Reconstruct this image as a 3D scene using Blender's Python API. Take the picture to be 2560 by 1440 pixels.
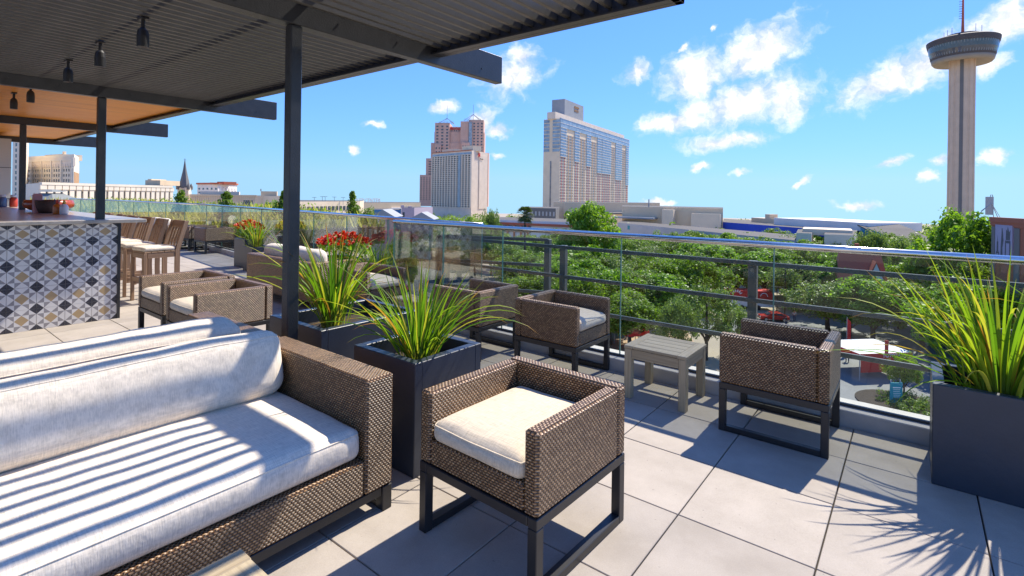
import bpy, bmesh, math, random
from mathutils import Vector, Matrix, Euler, noise as mnoise
R = math.radians
for o in list(bpy.data.objects): bpy.data.objects.remove(o, do_unlink=True)
S = bpy.context.scene
COL = S.collection

# ------------------------------------------------------------------ camera
FPX, HOR, CXP, EYE = 1288.0, 492.5, 1280.0, 1.6       # focal length in pixels, row of the optical axis, eye height
YAW, ROLL = R(38.05), R(0.8)
cd = bpy.data.cameras.new('camera'); cam = bpy.data.objects.new('camera', cd); COL.objects.link(cam)
cd.sensor_width = 36; cd.lens = FPX / 2560 * 36; cd.shift_y = -(720 - HOR) / 2560
cd.clip_start = 0.05; cd.clip_end = 8000
cam.matrix_world = Matrix.Translation((0, 0, EYE)) @ Matrix.Rotation(YAW, 4, 'Z') @ Matrix.Rotation(R(90), 4, 'X') @ Matrix.Rotation(ROLL, 4, 'Z')
S.camera = cam

# ------------------------------------------------------------------ light
SUN_AZ, SUN_EL = R(8.0), R(50.5)                      # azimuth from +Y (out over the railing) towards +X
sd = bpy.data.lights.new('sun', 'SUN'); sun = bpy.data.objects.new('sun', sd); COL.objects.link(sun)
sd.energy = 4.1; sd.angle = R(0.53); sd.color = (1.0, 0.925, 0.80)
sv = Vector((math.sin(SUN_AZ) * math.cos(SUN_EL), math.cos(SUN_AZ) * math.cos(SUN_EL), math.sin(SUN_EL)))
sun.rotation_euler = sv.to_track_quat('Z', 'Y').to_euler(); sun.location = sv * 60
S.view_settings.view_transform = 'Standard'; S.view_settings.look = 'None'; S.view_settings.gamma = 1
S.view_settings.exposure = 0.92
S.view_settings.use_curve_mapping = False

def ray(px, py):
    xr, yr = (px - CXP) / FPX, (py - HOR) / FPX
    c, s = math.cos(ROLL), math.sin(ROLL)
    xx, yy = c * xr + s * yr, -s * xr + c * yr
    return Vector((xx * math.cos(YAW) - math.sin(YAW), xx * math.sin(YAW) + math.cos(YAW), -yy))
def atz(px, py, z):
    d = ray(px, py); t = (z - EYE) / d.z
    return Vector((0, 0, EYE)) + d * t
def atf(px, py, F):                                   # point seen at a pixel, F metres in front of the lens
    return Vector((0, 0, EYE)) + ray(px, py) * F

# sky: physical sky plus fair-weather clouds, all in azimuth and elevation
W = bpy.data.worlds.new('World'); S.world = W; W.use_nodes = True
nt = W.node_tree; nt.nodes.clear()
def nd(t, **k):
    n = nt.nodes.new(t)
    for a, b in k.items(): setattr(n, a, b)
    return n
def lk(a, b): nt.links.new(a, b)
sky = nd('ShaderNodeTexSky', sky_type='NISHITA', sun_disc=False); sky.sun_elevation = SUN_EL; sky.sun_rotation = SUN_AZ
sky.air_density = 1.0; sky.dust_density = 0.1; sky.ozone_density = 1.0; sky.altitude = 0
tc = nd('ShaderNodeTexCoord')
up = nd('ShaderNodeVectorMath', operation='MAXIMUM'); lk(tc.outputs['Generated'], up.inputs[0]); up.inputs[1].default_value = (-2, -2, 0.035); lk(up.outputs[0], sky.inputs['Vector']) if 'Vector' in sky.inputs else None
sx = nd('ShaderNodeSeparateXYZ'); lk(tc.outputs['Generated'], sx.inputs[0])
def mth(op, a, b=None, c=None, clamp=False):
    n = nd('ShaderNodeMath', operation=op, use_clamp=clamp)
    for i, v in enumerate((a, b, c)):
        if v is None: continue
        if isinstance(v, (int, float)): n.inputs[i].default_value = v
        else: lk(v, n.inputs[i])
    return n.outputs[0]
az = mth('ARCTAN2', sx.outputs[0], sx.outputs[1]); el = mth('ARCSINE', sx.outputs[2])
cb = nd('ShaderNodeCombineXYZ'); lk(az, cb.inputs[0]); lk(el, cb.inputs[1])
n1 = nd('ShaderNodeTexNoise'); n1.inputs['Scale'].default_value = 17; n1.inputs['Detail'].default_value = 9; n1.inputs['Roughness'].default_value = 0.62
lk(cb.outputs[0], n1.inputs['Vector'])
ofs = nd('ShaderNodeVectorMath', operation='MULTIPLY_ADD'); lk(n1.outputs['Color'], ofs.inputs[0]); ofs.inputs[1].default_value = (0.075, 0.05, 0); ofs.inputs[2].default_value = (-0.0375, -0.025, 0)
wp = nd('ShaderNodeVectorMath', operation='ADD'); lk(cb.outputs[0], wp.inputs[0]); lk(ofs.outputs[0], wp.inputs[1])
CLOUDS = [(1890, 130, 135, 58, 22), (1740, 190, 100, 62, 25), (1850, 255, 190, 62, 12), (1690, 305, 100, 30, 5), (1960, 250, 75, 62, 15), (1810, 352, 112, 24, 5),
          (2220, 195, 180, 46, 24), (2400, 110, 170, 55, 30), (2530, 50, 110, 55, 25), (2320, 165, 150, 50, 25), (2480, 160, 60, 22, 20),
          (1285, 190, 78, 52, 20), (1305, 140, 34, 30, 40), (1110, 266, 36, 17, 20), (1212, 296, 36, 30, 60), (1240, 325, 34, 18, 0),
          (880, 378, 20, 11, 15), (930, 305, 24, 10, 0), (1592, 178, 42, 28, 25), (2000, 447, 26, 10, 25), (2140, 513, 62, 11, 4), (2480, 392, 52, 20, 14),
          (2315, 440, 30, 12, 15), (1745, 415, 32, 12, 10), (1855, 428, 24, 8, 15), (2360, 402, 36, 15, 10), (2230, 410, 48, 12, 22), (1780, 70, 10, 8, 0), (1710, 126, 16, 6, 20), (1240, 387, 14, 8, 0), (1640, 508, 40, 8, 0), (2480, 60, 40, 120, 0)]
acc = None
for (px, py, rx, ry, rot) in CLOUDS[:-1]:
    d = ray(px, py).normalized(); a, e = math.atan2(d.x, d.y), math.asin(d.z)
    d2 = ray(px + rx, py).normalized(); d3 = ray(px, py - ry).normalized()
    ra = abs(math.atan2(d2.x, d2.y) - a); rb = abs(math.asin(d3.z) - e)
    m = nd('ShaderNodeMapping', vector_type='TEXTURE'); lk(wp.outputs[0], m.inputs['Vector'])
    m.inputs['Location'].default_value = (a, e, 0); m.inputs['Rotation'].default_value = (0, 0, R(rot)); m.inputs['Scale'].default_value = (ra, rb, 1)
    ln = nd('ShaderNodeVectorMath', operation='LENGTH'); lk(m.outputs[0], ln.inputs[0])
    acc = ln.outputs['Value'] if acc is None else mth('MINIMUM', acc, ln.outputs['Value'])
# the rest of the sky carries the same scattered clouds
n3 = nd('ShaderNodeTexNoise'); n3.inputs['Scale'].default_value = 3.2; n3.inputs['Detail'].default_value = 5; lk(cb.outputs[0], n3.inputs['Vector'])
side = mth('GREATER_THAN', mth('ABSOLUTE', mth('ADD', az, YAW)), 0.86)
gen = mth('ADD', mth('MULTIPLY', mth('SUBTRACT', 0.62, n3.outputs[0]), 9.0), mth('MULTIPLY', mth('SUBTRACT', 1.0, side), 9.0))
acc = mth('MINIMUM', acc, mth('ADD', gen, 1.0))
n2 = nd('ShaderNodeTexNoise'); n2.inputs['Scale'].default_value = 26; n2.inputs['Detail'].default_value = 8; n2.inputs['Roughness'].default_value = 0.6; lk(wp.outputs[0], n2.inputs['Vector'])
dens = mth('ADD', mth('SUBTRACT', 1.40, acc), mth('MULTIPLY', mth('SUBTRACT', n2.outputs[0], 0.52), 2.0))
mr = nd('ShaderNodeMapRange', interpolation_type='SMOOTHSTEP'); lk(dens, mr.inputs[0]); mr.inputs[1].default_value = 0.0; mr.inputs[2].default_value = 1.25
thick = nd('ShaderNodeMapRange'); lk(n2.outputs[0], thick.inputs[0]); thick.inputs[1].default_value = 0.35; thick.inputs[2].default_value = 0.62
cc = nd('ShaderNodeMix', data_type='RGBA'); lk(thick.outputs[0], cc.inputs['Factor']); cc.inputs[6].default_value = (3.1, 3.4, 4.0, 1); cc.inputs[7].default_value = (5.8, 5.75, 5.65, 1)
lum = nd('ShaderNodeRGBToBW'); lk(sky.outputs[0], lum.inputs[0])            # bright parts of the sky colour compressed: the horizon stays blue instead of burning out
comp = mth('DIVIDE', 1.75, mth('ADD', 1.0, mth('MULTIPLY', lum.outputs[0], 0.16)))
tn_ = nd('ShaderNodeVectorMath', operation='MULTIPLY'); lk(sky.outputs[0], tn_.inputs[0]); tn_.inputs[1].default_value = (0.325, 0.54, 0.95)
hs = nd('ShaderNodeVectorMath', operation='SCALE'); lk(tn_.outputs[0], hs.inputs[0]); lk(comp, hs.inputs['Scale'])
mx = nd('ShaderNodeMix', data_type='RGBA'); lk(mr.outputs[0], mx.inputs['Factor']); lk(hs.outputs[0], mx.inputs[6]); lk(cc.outputs[2], mx.inputs[7])
bg = nd('ShaderNodeBackground'); bg.inputs['Strength'].default_value = 0.12; lk(mx.outputs[2], bg.inputs['Color'])
wo = nd('ShaderNodeOutputWorld'); lk(bg.outputs[0], wo.inputs['Surface'])

# ------------------------------------------------------------------ materials
class Mat:
    def __init__(s, name):
        s.m = bpy.data.materials.new(name); s.m.use_nodes = True; s.t = s.m.node_tree
        s.p = s.t.nodes['Principled BSDF']; s.out = s.t.nodes['Material Output']
    def n(s, t, **k):
        x = s.t.nodes.new(t)
        for a, b in k.items(): setattr(x, a, b)
        return x
    def l(s, a, b): s.t.links.new(a, b)
    def math(s, op, a, b=None, clamp=False):
        n = s.n('ShaderNodeMath', operation=op, use_clamp=clamp)
        for i, v in enumerate((a, b)):
            if v is None: continue
            if isinstance(v, (int, float)): n.inputs[i].default_value = v
            else: s.l(v, n.inputs[i])
        return n.outputs[0]
    def noise(s, vec, scale, detail=4, rough=0.6, stretch=None):
        if stretch:
            mp = s.n('ShaderNodeMapping'); mp.inputs['Scale'].default_value = stretch; s.l(vec, mp.inputs[0]); vec = mp.outputs[0]
        n = s.n('ShaderNodeTexNoise'); n.inputs['Scale'].default_value = scale; n.inputs['Detail'].default_value = detail; n.inputs['Roughness'].default_value = rough
        s.l(vec, n.inputs['Vector']); return n.outputs[0]
    def ramp(s, fac, stops):
        r = s.n('ShaderNodeValToRGB'); e = r.color_ramp.elements
        while len(e) < len(stops): e.new(0.5)
        for i, (p, c) in enumerate(stops): e[i].position = p; e[i].color = (*c, 1)
        s.l(fac, r.inputs[0]); return r.outputs[0]
    def bump(s, h, strength, dist):
        b = s.n('ShaderNodeBump'); b.inputs['Strength'].default_value = strength; b.inputs['Distance'].default_value = dist
        s.l(h, b.inputs['Height']); s.l(b.outputs[0], s.p.inputs['Normal'])
    def mix(s, f, a, b, blend='MIX'):
        m = s.n('ShaderNodeMix', data_type='RGBA', blend_type=blend)
        for i, v in ((0, f), (6, a), (7, b)):
            if isinstance(v, (int, float)): m.inputs[i].default_value = v
            elif isinstance(v, tuple): m.inputs[i].default_value = (*v, 1)
            else: s.l(v, m.inputs[i])
        return m.outputs[2]
def lerp3(a, k): return tuple(min(1, x * k) for x in a)
def plain(name, col, rough=0.6, var=0.18, scale=6.0, metal=0.0, spec=0.5, bump=0.0, bscale=60, coords='Object', dirt=0.0):
    m = Mat(name); tcn = m.n('ShaderNodeTexCoord'); v = tcn.outputs[coords]
    f = m.noise(v, scale, 5)
    c = m.ramp(f, [(0.25, lerp3(col, 1 - var)), (0.75, lerp3(col, 1 + var))])
    if dirt:
        g = m.noise(v, scale * 0.35, 6, 0.7); g = m.math('MULTIPLY', m.math('SUBTRACT', g, 0.5), dirt * 3, clamp=True)
        c = m.mix(g, c, lerp3(col, 0.55))
    m.l(c, m.p.inputs['Base Color'])
    m.p.inputs['Roughness'].default_value = rough; m.p.inputs['Metallic'].default_value = metal; m.p.inputs['Specular IOR Level'].default_value = spec
    if bump: m.bump(m.noise(v, bscale, 4), bump, 0.01)
    return m.m
M = {}
def wicker():
    m = Mat('wicker'); uv = m.n('ShaderNodeUVMap').outputs[0]; sp = m.n('ShaderNodeSeparateXYZ'); m.l(uv, sp.inputs[0])
    v = m.math('DIVIDE', sp.outputs[1], 0.0118); row = m.math('FLOOR', v); fv = m.math('FRACT', v)
    odd = m.math('MULTIPLY', m.math('MODULO', m.math('ABSOLUTE', row), 2.0), 0.5)
    u = m.math('ADD', m.math('DIVIDE', sp.outputs[0], 0.0195), odd); cu = m.math('FLOOR', u); fu = m.math('FRACT', u)
    hu = m.math('POWER', m.math('SINE', m.math('MULTIPLY', fu, math.pi)), 0.75); hv = m.math('POWER', m.math('SINE', m.math('MULTIPLY', fv, math.pi)), 0.6)
    h = m.math('MULTIPLY', hu, hv)
    cbn = m.n('ShaderNodeCombineXYZ'); m.l(cu, cbn.inputs[0]); m.l(row, cbn.inputs[1]); wn = m.n('ShaderNodeTexWhiteNoise'); m.l(cbn.outputs[0], wn.inputs[0])
    hh = m.math('MULTIPLY', h, m.math('ADD', 0.72, m.math('MULTIPLY', wn.outputs[0], 0.5)))
    rowsn = m.noise(uv, 1.0, 2, 0.5, (3, 170, 1))
    c = m.ramp(hh, [(0.10, (0.024, 0.011, 0.005)), (0.42, (0.165, 0.084, 0.033)), (0.74, (0.30, 0.168, 0.072)), (1.0, (0.50, 0.32, 0.16))])  # painted shade in the gaps, painted highlights on the bulging strands
    c = m.mix(0.55, c, m.ramp(rowsn, [(0.3, (0.55, 0.5, 0.5)), (0.7, (1.15, 1.1, 1.05))]), 'MULTIPLY')
    m.l(c, m.p.inputs['Base Color']); m.p.inputs['Roughness'].default_value = 0.36; m.p.inputs['Specular IOR Level'].default_value = 0.6
    m.bump(h, 1.0, 0.005); return m.m
def fabric(name, col):
    m = Mat(name); uv = m.n('ShaderNodeTexCoord').outputs['Object']
    a = m.noise(uv, 1.0, 3, 0.7, (230, 16, 16)); b = m.noise(uv, 1.0, 3, 0.7, (16, 230, 30)); w = m.noise(uv, 5, 3)
    f = m.math('ADD', m.math('MULTIPLY', a, 0.5), m.math('MULTIPLY', b, 0.5))
    c = m.ramp(f, [(0.36, lerp3(col, 0.74)), (0.60, lerp3(col, 1.08))]); c = m.mix(0.2, c, m.ramp(w, [(0.3, (0.82, 0.8, 0.77)), (0.7, (1, 1, 1))]), 'MULTIPLY')
    m.l(c, m.p.inputs['Base Color']); m.p.inputs['Roughness'].default_value = 0.95; m.p.inputs['Specular IOR Level'].default_value = 0.1
    m.p.inputs['Sheen Weight'].default_value = 0.15
    wr = m.noise(uv, 5.5, 4, 0.55); h = m.math('ADD', m.math('MULTIPLY', f, 0.10), m.math('MULTIPLY', wr, 0.55)); m.bump(h, 0.5, 0.03); return m.m
def wood(name, c0, c1, rough=0.6, sc=1.0):
    m = Mat(name); uv = m.n('ShaderNodeUVMap').outputs[0]; oi = m.n('ShaderNodeObjectInfo')
    ad = m.n('ShaderNodeVectorMath', operation='ADD'); m.l(uv, ad.inputs[0]); mu = m.math('MULTIPLY', oi.outputs['Random'], 37.0); m.l(mu, ad.inputs[1])
    g = m.noise(ad.outputs[0], 1.0, 6, 0.62, (2.2 * sc, 75 * sc, 1)); k = m.noise(ad.outputs[0], 1.0, 3, 0.5, (1.0, 9, 1))
    f = m.math('ADD', m.math('MULTIPLY', g, 0.65), m.math('MULTIPLY', k, 0.35))
    c = m.ramp(f, [(0.32, c0), (0.66, c1)]); c = m.mix(0.3, c, m.ramp(oi.outputs['Random'], [(0, (0.75, 0.75, 0.75)), (1, (1.1, 1.1, 1.1))]), 'MULTIPLY')
    m.l(c, m.p.inputs['Base Color']); m.p.inputs['Roughness'].default_value = rough; m.bump(g, 0.25, 0.004); return m.m
def paver_mat():
    m = Mat('concrete_paver'); v = m.n('ShaderNodeTexCoord').outputs['Object']; oi = m.n('ShaderNodeObjectInfo')
    ad = m.n('ShaderNodeVectorMath', operation='ADD'); m.l(v, ad.inputs[0]); m.l(m.math('MULTIPLY', oi.outputs['Random'], 53.0), ad.inputs[1])
    big = m.noise(ad.outputs[0], 3.2, 5, 0.6); fine = m.noise(ad.outputs[0], 170, 3, 0.8); sp = m.noise(ad.outputs[0], 45, 2)
    c = m.ramp(big, [(0.25, (0.36, 0.315, 0.265)), (0.75, (0.48, 0.425, 0.365))])
    c = m.mix(0.4, c, m.ramp(fine, [(0.3, (0.68, 0.68, 0.68)), (0.7, (1.1, 1.1, 1.1))]), 'MULTIPLY')
    c = m.mix(0.5, c, m.ramp(oi.outputs['Random'], [(0, (0.78, 0.77, 0.76)), (1, (1.08, 1.06, 1.03))]), 'MULTIPLY')
    st = m.noise(ad.outputs[0], 1.3, 6, 0.7); c = m.mix(m.math('MULTIPLY', m.math('SUBTRACT', st, 0.56), 3.0, clamp=True), c, (0.29, 0.25, 0.205))
    spk = m.math('MULTIPLY', m.math('SUBTRACT', 0.30, sp), 9.0, clamp=True); c = m.mix(spk, c, (0.22, 0.2, 0.18))
    m.l(c, m.p.inputs['Base Color']); m.p.inputs['Roughness'].default_value = 0.82; m.p.inputs['Specular IOR Level'].default_value = 0.3
    m.bump(fine, 0.25, 0.002); return m.m
def leafm(name, stops, trans=0.45, rough=0.45, per='Object', scale=0.9):
    m = Mat(name)
    if per == 'Random': f = m.n('ShaderNodeObjectInfo').outputs['Random']
    else:
        g = m.n('ShaderNodeNewGeometry'); f0 = m.noise(m.n('ShaderNodeTexCoord').outputs['Object'], scale, 2)
        f = m.math('ADD', m.math('MULTIPLY', f0, 0.55), m.math('MULTIPLY', g.outputs['Random Per Island'], 0.45))
    c = m.ramp(f, stops)
    if per == 'Random':                                # dry tips and paler bases along each leaf
        su = m.n('ShaderNodeSeparateXYZ'); m.l(m.n('ShaderNodeUVMap').outputs[0], su.inputs[0]); tipf = m.math('MULTIPLY', m.math('SUBTRACT', su.outputs[0], m.math('ADD', 0.80, m.math('MULTIPLY', f, 0.25))), 9.0, clamp=True); c = m.mix(tipf, c, (0.42, 0.21, 0.06)); bs = m.math('MULTIPLY', m.math('SUBTRACT', 0.22, su.outputs[0]), 3.0, clamp=True); c = m.mix(bs, c, (0.46, 0.42, 0.12))
        wv = m.noise(m.n('ShaderNodeUVMap').outputs[0], 1.0, 3, 0.6, (3, 60, 1)); c = m.mix(0.5, c, m.ramp(wv, [(0.3, (0.6, 0.65, 0.6)), (0.7, (1.15, 1.1, 1.0))]), 'MULTIPLY')
    m.l(c, m.p.inputs['Base Color']); m.p.inputs['Roughness'].default_value = rough; m.p.inputs['Specular IOR Level'].default_value = 0.35
    tr = m.n('ShaderNodeBsdfTranslucent'); m.l(m.mix(1.0, c, (1.25, 1.35, 0.55), 'MULTIPLY'), tr.inputs[0])
    ms = m.n('ShaderNodeMixShader'); ms.inputs[0].default_value = trans; m.l(m.p.outputs[0], ms.inputs[1]); m.l(tr.outputs[0], ms.inputs[2]); m.l(ms.outputs[0], m.out.inputs[0]); return m.m
def glassm(name, tint, rough=0.0, ior=1.5, boost=1.0):
    m = Mat(name); m.t.nodes.remove(m.p)
    t = m.n('ShaderNodeBsdfTransparent'); t.inputs[0].default_value = (*tint, 1); g = m.n('ShaderNodeBsdfGlossy'); g.inputs['Roughness'].default_value = rough
    f = m.n('ShaderNodeFresnel'); f.inputs[0].default_value = ior; fac = m.math('MULTIPLY', f.outputs[0], boost, clamp=True)
    ms = m.n('ShaderNodeMixShader'); m.l(fac, ms.inputs[0]); m.l(t.outputs[0], ms.inputs[1]); m.l(g.outputs[0], ms.inputs[2]); m.l(ms.outputs[0], m.out.inputs[0]); return m.m
M['wicker'] = wicker(); M['linen'] = fabric('linen_cushion', (0.80, 0.70, 0.565)); M['cream'] = fabric('cream_cushion', (0.70, 0.585, 0.43))
M['teak'] = wood('weathered_teak', (0.28, 0.21, 0.125), (0.52, 0.42, 0.265)); M['stoolwood'] = wood('stool_teak', (0.20, 0.115, 0.065), (0.41, 0.255, 0.15))
M['cedar'] = wood('cedar_ceiling', (0.72, 0.22, 0.015), (0.98, 0.44, 0.05), 0.45, 0.6)
M['paver'] = paver_mat(); M['joint'] = plain('paver_joint', (0.05, 0.047, 0.043), 0.9)
M['concrete'] = plain('kerb_concrete', (0.46, 0.43, 0.40), 0.85, 0.12, 3, bump=0.2, dirt=0.5)
M['blackmetal'] = plain('black_metal', (0.018, 0.018, 0.02), 0.42, 0.15, 12)
M['steel'] = plain('pergola_steel', (0.030, 0.031, 0.034), 0.33, 0.25, 9, bump=0.25, bscale=85, dirt=0.2)
M['slat'] = plain('slat_steel', (0.085, 0.081, 0.070), 0.4, 0.2, 5)
M['railsteel'] = plain('outer_rail_steel', (0.05, 0.062, 0.06), 0.45, 0.2, 5)
M['tube'] = plain('brushed_tube', (0.66, 0.65, 0.64), 0.15, 0.05, 30, metal=1.0)
M['glass'] = glassm('railing_glass', (0.935, 0.972, 0.96), boost=0.55); M['glassedge'] = plain('glass_edge', (0.10, 0.26, 0.22), 0.1, 0.1)
M['channel'] = plain('glass_channel', (0.045, 0.045, 0.047), 0.5, 0.1)
M['planter'] = plain('slate_planter', (0.032, 0.040, 0.058), 0.38, 0.14, 4, bump=0.08, bscale=40)
M['soil'] = plain('planter_soil', (0.035, 0.024, 0.016), 0.95, 0.4, 30, bump=1.0, bscale=60)
M['blade'] = leafm('strap_leaf', [(0.0, (0.07, 0.17, 0.014)), (0.4, (0.17, 0.30, 0.02)), (0.75, (0.34, 0.41, 0.035)), (0.92, (0.46, 0.40, 0.07)), (1.0, (0.46, 0.20, 0.05))], 0.5, 0.5, 'Random')
M['oak'] = leafm('oak_leaves', [(0.2, (0.06, 0.115, 0.012)), (0.5, (0.15, 0.24, 0.024)), (0.8, (0.25, 0.35, 0.045))], 0.5)
M['bright'] = leafm('bright_leaves', [(0.2, (0.09, 0.18, 0.015)), (0.5, (0.18, 0.31, 0.026)), (0.8, (0.28, 0.41, 0.05))], 0.5)
M['grey'] = leafm('greygreen_leaves', [(0.2, (0.08, 0.13, 0.03)), (0.5, (0.16, 0.23, 0.06)), (0.8, (0.25, 0.32, 0.10))], 0.42)
M['palm'] = leafm('palm_leaves', [(0.2, (0.05, 0.08, 0.02)), (0.8, (0.13, 0.17, 0.05))], 0.3)
M['bark'] = plain('bark', (0.07, 0.055, 0.04), 0.9, 0.35, 5, bump=0.6, bscale=14)
M['drygrass'] = leafm('dry_grass', [(0.2, (0.34, 0.34, 0.04)), (0.6, (0.60, 0.52, 0.11)), (0.9, (0.75, 0.63, 0.24))], 0.45)
M['petal'] = leafm('red_petal', [(0.2, (0.5, 0.02, 0.01)), (0.8, (0.75, 0.06, 0.02))], 0.3)

# ------------------------------------------------------------------ mesh helpers
class MB:
    """collects shapes and links them as one mesh object"""
    def __init__(s): s.v = []; s.f = []; s.uv = []; s.mi = []
    def face(s, idx, uvs=None, mi=0): s.f.append(idx); s.uv.append(uvs); s.mi.append(mi)
    def box(s, x0, x1, y0, y1, z0, z1, ch=0.0, mat=None, mi=0, wick=False):
        """box, optionally with chamfered edges; mat = Matrix applied afterwards"""
        lo, hi = (min(x0, x1), min(y0, y1), min(z0, z1)), (max(x0, x1), max(y0, y1), max(z0, z1))
        ext = [hi[i] - lo[i] for i in range(3)]; base = len(s.v); ch = min(ch, 0.45 * min(ext))
        P, F = [], []
        if ch <= 0:
            P = [(x, y, z) for x in (lo[0], hi[0]) for y in (lo[1], hi[1]) for z in (lo[2], hi[2])]
            F = [(0, 1, 3, 2), (4, 6, 7, 5), (0, 4, 5, 1), (2, 3, 7, 6), (0, 2, 6, 4), (1, 5, 7, 3)]
        else:
            idx = {}
            for i in range(8):
                sg = [(i >> 2) & 1, (i >> 1) & 1, i & 1]
                for a in range(3):
                    p = [hi[k] if sg[k] else lo[k] for k in range(3)]
                    for k in range(3):
                        if k != a: p[k] += -ch if sg[k] else ch
                    idx[(i, a)] = len(P); P.append(tuple(p))
            def c(sx_, sy_, sz_): return sx_ * 4 + sy_ * 2 + sz_
            for a in range(3):
                b, d = (a + 1) % 3, (a + 2) % 3
                for sa in (0, 1):
                    q = []
                    for (sb, sdd) in ((0, 0), (1, 0), (1, 1), (0, 1)):
                        g = [0, 0, 0]; g[a] = sa; g[b] = sb; g[d] = sdd; q.append(idx[(c(*g), a)])
                    F.append(tuple(q) if sa else tuple(q[::-1]))
                for sb in (0, 1):                      # chamfer along axis a, between faces b and d
                    for sdd in (0, 1):
                        g0 = [0, 0, 0]; g0[b] = sb; g0[d] = sdd; g1 = list(g0); g1[a] = 1
                        q = [idx[(c(*g0), b)], idx[(c(*g1), b)], idx[(c(*g1), d)], idx[(c(*g0), d)]]
                        F.append(tuple(q) if (sb == sdd) else tuple(q[::-1]))
            for i in range(8):
                q = (idx[(i, 0)], idx[(i, 1)], idx[(i, 2)]); F.append(q if bin(i).count('1') % 2 else q[::-1])
        for f in F:
            pts = [P[k] for k in f]; n = (Vector(pts[1]) - Vector(pts[0])).cross(Vector(pts[2]) - Vector(pts[1]))
            ax = max(range(3), key=lambda k: abs(n[k])); r = [k for k in range(3) if k != ax]
            if wick: u, v = (r[0], r[1]) if ax != 2 else ((0, 1) if ext[0] > ext[1] else (1, 0))
            else: u, v = (r if ext[r[0]] >= ext[r[1]] else r[::-1])
            s.face(tuple(base + k for k in f), [(p[u] + 0.37 * ax, p[v]) for p in pts], mi)
        for p in P: s.v.append(tuple(mat @ Vector(p)) if mat else p)
        return s
    def tube(s, pts, rad, n=8, caps=True, mi=0):
        """tube along a polyline; rad a number or one per point"""
        pts = [Vector(p) for p in pts]; k = len(pts)
        rs = rad if isinstance(rad, (list, tuple)) else [rad] * k
        base = len(s.v); up = None
        for i, p in enumerate(pts):
            d = (pts[min(i + 1, k - 1)] - pts[max(i - 1, 0)]).normalized()
            if up is None:
                up = Vector((0, 0, 1)) if abs(d.z) < 0.9 else Vector((1, 0, 0))
            a = d.cross(up).normalized(); b = a.cross(d); up = b
            for j in range(n):
                t = 2 * math.pi * j / n; s.v.append(tuple(p + (a * math.cos(t) + b * math.sin(t)) * rs[i]))
        for i in range(k - 1):
            for j in range(n):
                j2 = (j + 1) % n; s.face((base + i * n + j, base + (i + 1) * n + j, base + (i + 1) * n + j2, base + i * n + j2), [(i * .1, j / n), (i * .1 + .1, j / n), (i * .1 + .1, (j + 1) / n), (i * .1, (j + 1) / n)], mi)
        if caps:
            s.face(tuple(base + j for j in range(n)), None, mi); s.face(tuple(base + (k - 1) * n + j for j in range(n))[::-1], None, mi)
        return s
    def lathe(s, prof, n=32, c=(0, 0), mi=0, flute=None):
        """prof = [(radius, z)]; closed at the ends"""
        base = len(s.v); k = len(prof)
        for i, (r, z) in enumerate(prof):
            for j in range(n):
                t = 2 * math.pi * j / n; rr = r * (flute(j) if flute else 1); s.v.append((c[0] + rr * math.cos(t), c[1] + rr * math.sin(t), z))
        for i in range(k - 1):
            for j in range(n):
                j2 = (j + 1) % n; s.face((base + i * n + j, base + i * n + j2, base + (i + 1) * n + j2, base + (i + 1) * n + j), None, mi)
        s.face(tuple(base + j for j in range(n))[::-1], None, mi); s.face(tuple(base + (k - 1) * n + j for j in range(n)), None, mi)
        return s
    def poly(s, pts, mi=0, uvs=None):
        b = len(s.v); s.v += [tuple(p) for p in pts]; s.face(tuple(range(b, b + len(pts))), uvs, mi); return s
    def prism(s, foot, z0, z1, mi=0):
        """vertical prism over a footprint of (x, y); z1 a number or one per corner"""
        n = len(foot); b = len(s.v); zt = z1 if isinstance(z1, (list, tuple)) else [z1] * n
        ar = sum(foot[i][0] * foot[(i + 1) % n][1] - foot[(i + 1) % n][0] * foot[i][1] for i in range(n))
        if ar < 0: foot = foot[::-1]; zt = list(zt)[::-1]
        for p in foot: s.v.append((p[0], p[1], z0))
        for p, z in zip(foot, zt): s.v.append((p[0], p[1], z))
        for i in range(n):
            j = (i + 1) % n; s.face((b + i, b + j, b + n + j, b + n + i), None, mi)
        s.face(tuple(b + i for i in range(n))[::-1], None, mi); s.face(tuple(b + n + i for i in range(n)), None, mi); return s
    def mesh(s, name, mats, smooth=False):
        me = bpy.data.meshes.new(name); me.from_pydata(s.v, [], s.f)
        mats = mats if isinstance(mats, (list, tuple)) else [mats]
        for m in mats: me.materials.append(M[m] if isinstance(m, str) else m)
        if any(u for u in s.uv):
            ul = me.uv_layers.new(name='UVMap').data; k = 0
            for f, u in zip(s.f, s.uv):
                for q in range(len(f)): ul[k].uv = u[q] if u else (0, 0); k += 1
        if any(s.mi): me.polygons.foreach_set('material_index', s.mi)
        if smooth: me.polygons.foreach_set('use_smooth', [True] * len(me.polygons))
        me.update(); return me
    def obj(s, name, mats, parent=None, smooth=False, loc=None):
        o = bpy.data.objects.new(name, s.mesh(name, mats, smooth)); COL.objects.link(o)
        if parent is not None: o.parent = parent
        if loc is not None: o.location = loc
        return o
def tag(o, label=None, cat=None, group=None, kind=None):
    for k, v in (('label', label), ('category', cat), ('group', group), ('kind', kind)):
        if v: o[k] = v
    return o
def thing(name, label, cat, loc=(0, 0, 0), rz=0, group=None):
    o = bpy.data.objects.new(name, None); COL.objects.link(o); o.empty_display_size = 0.1
    o.location = loc; o.rotation_euler = (0, 0, rz); return tag(o, label, cat, group)
def inst(name, mesh, parent=None, loc=(0, 0, 0), rot=(0, 0, 0), sc=None):
    o = bpy.data.objects.new(name, mesh); COL.objects.link(o); o.parent = parent; o.location = loc; o.rotation_euler = rot
    if sc is not None: o.scale = sc if isinstance(sc, (list, tuple)) else (sc, sc, sc)
    return o
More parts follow.
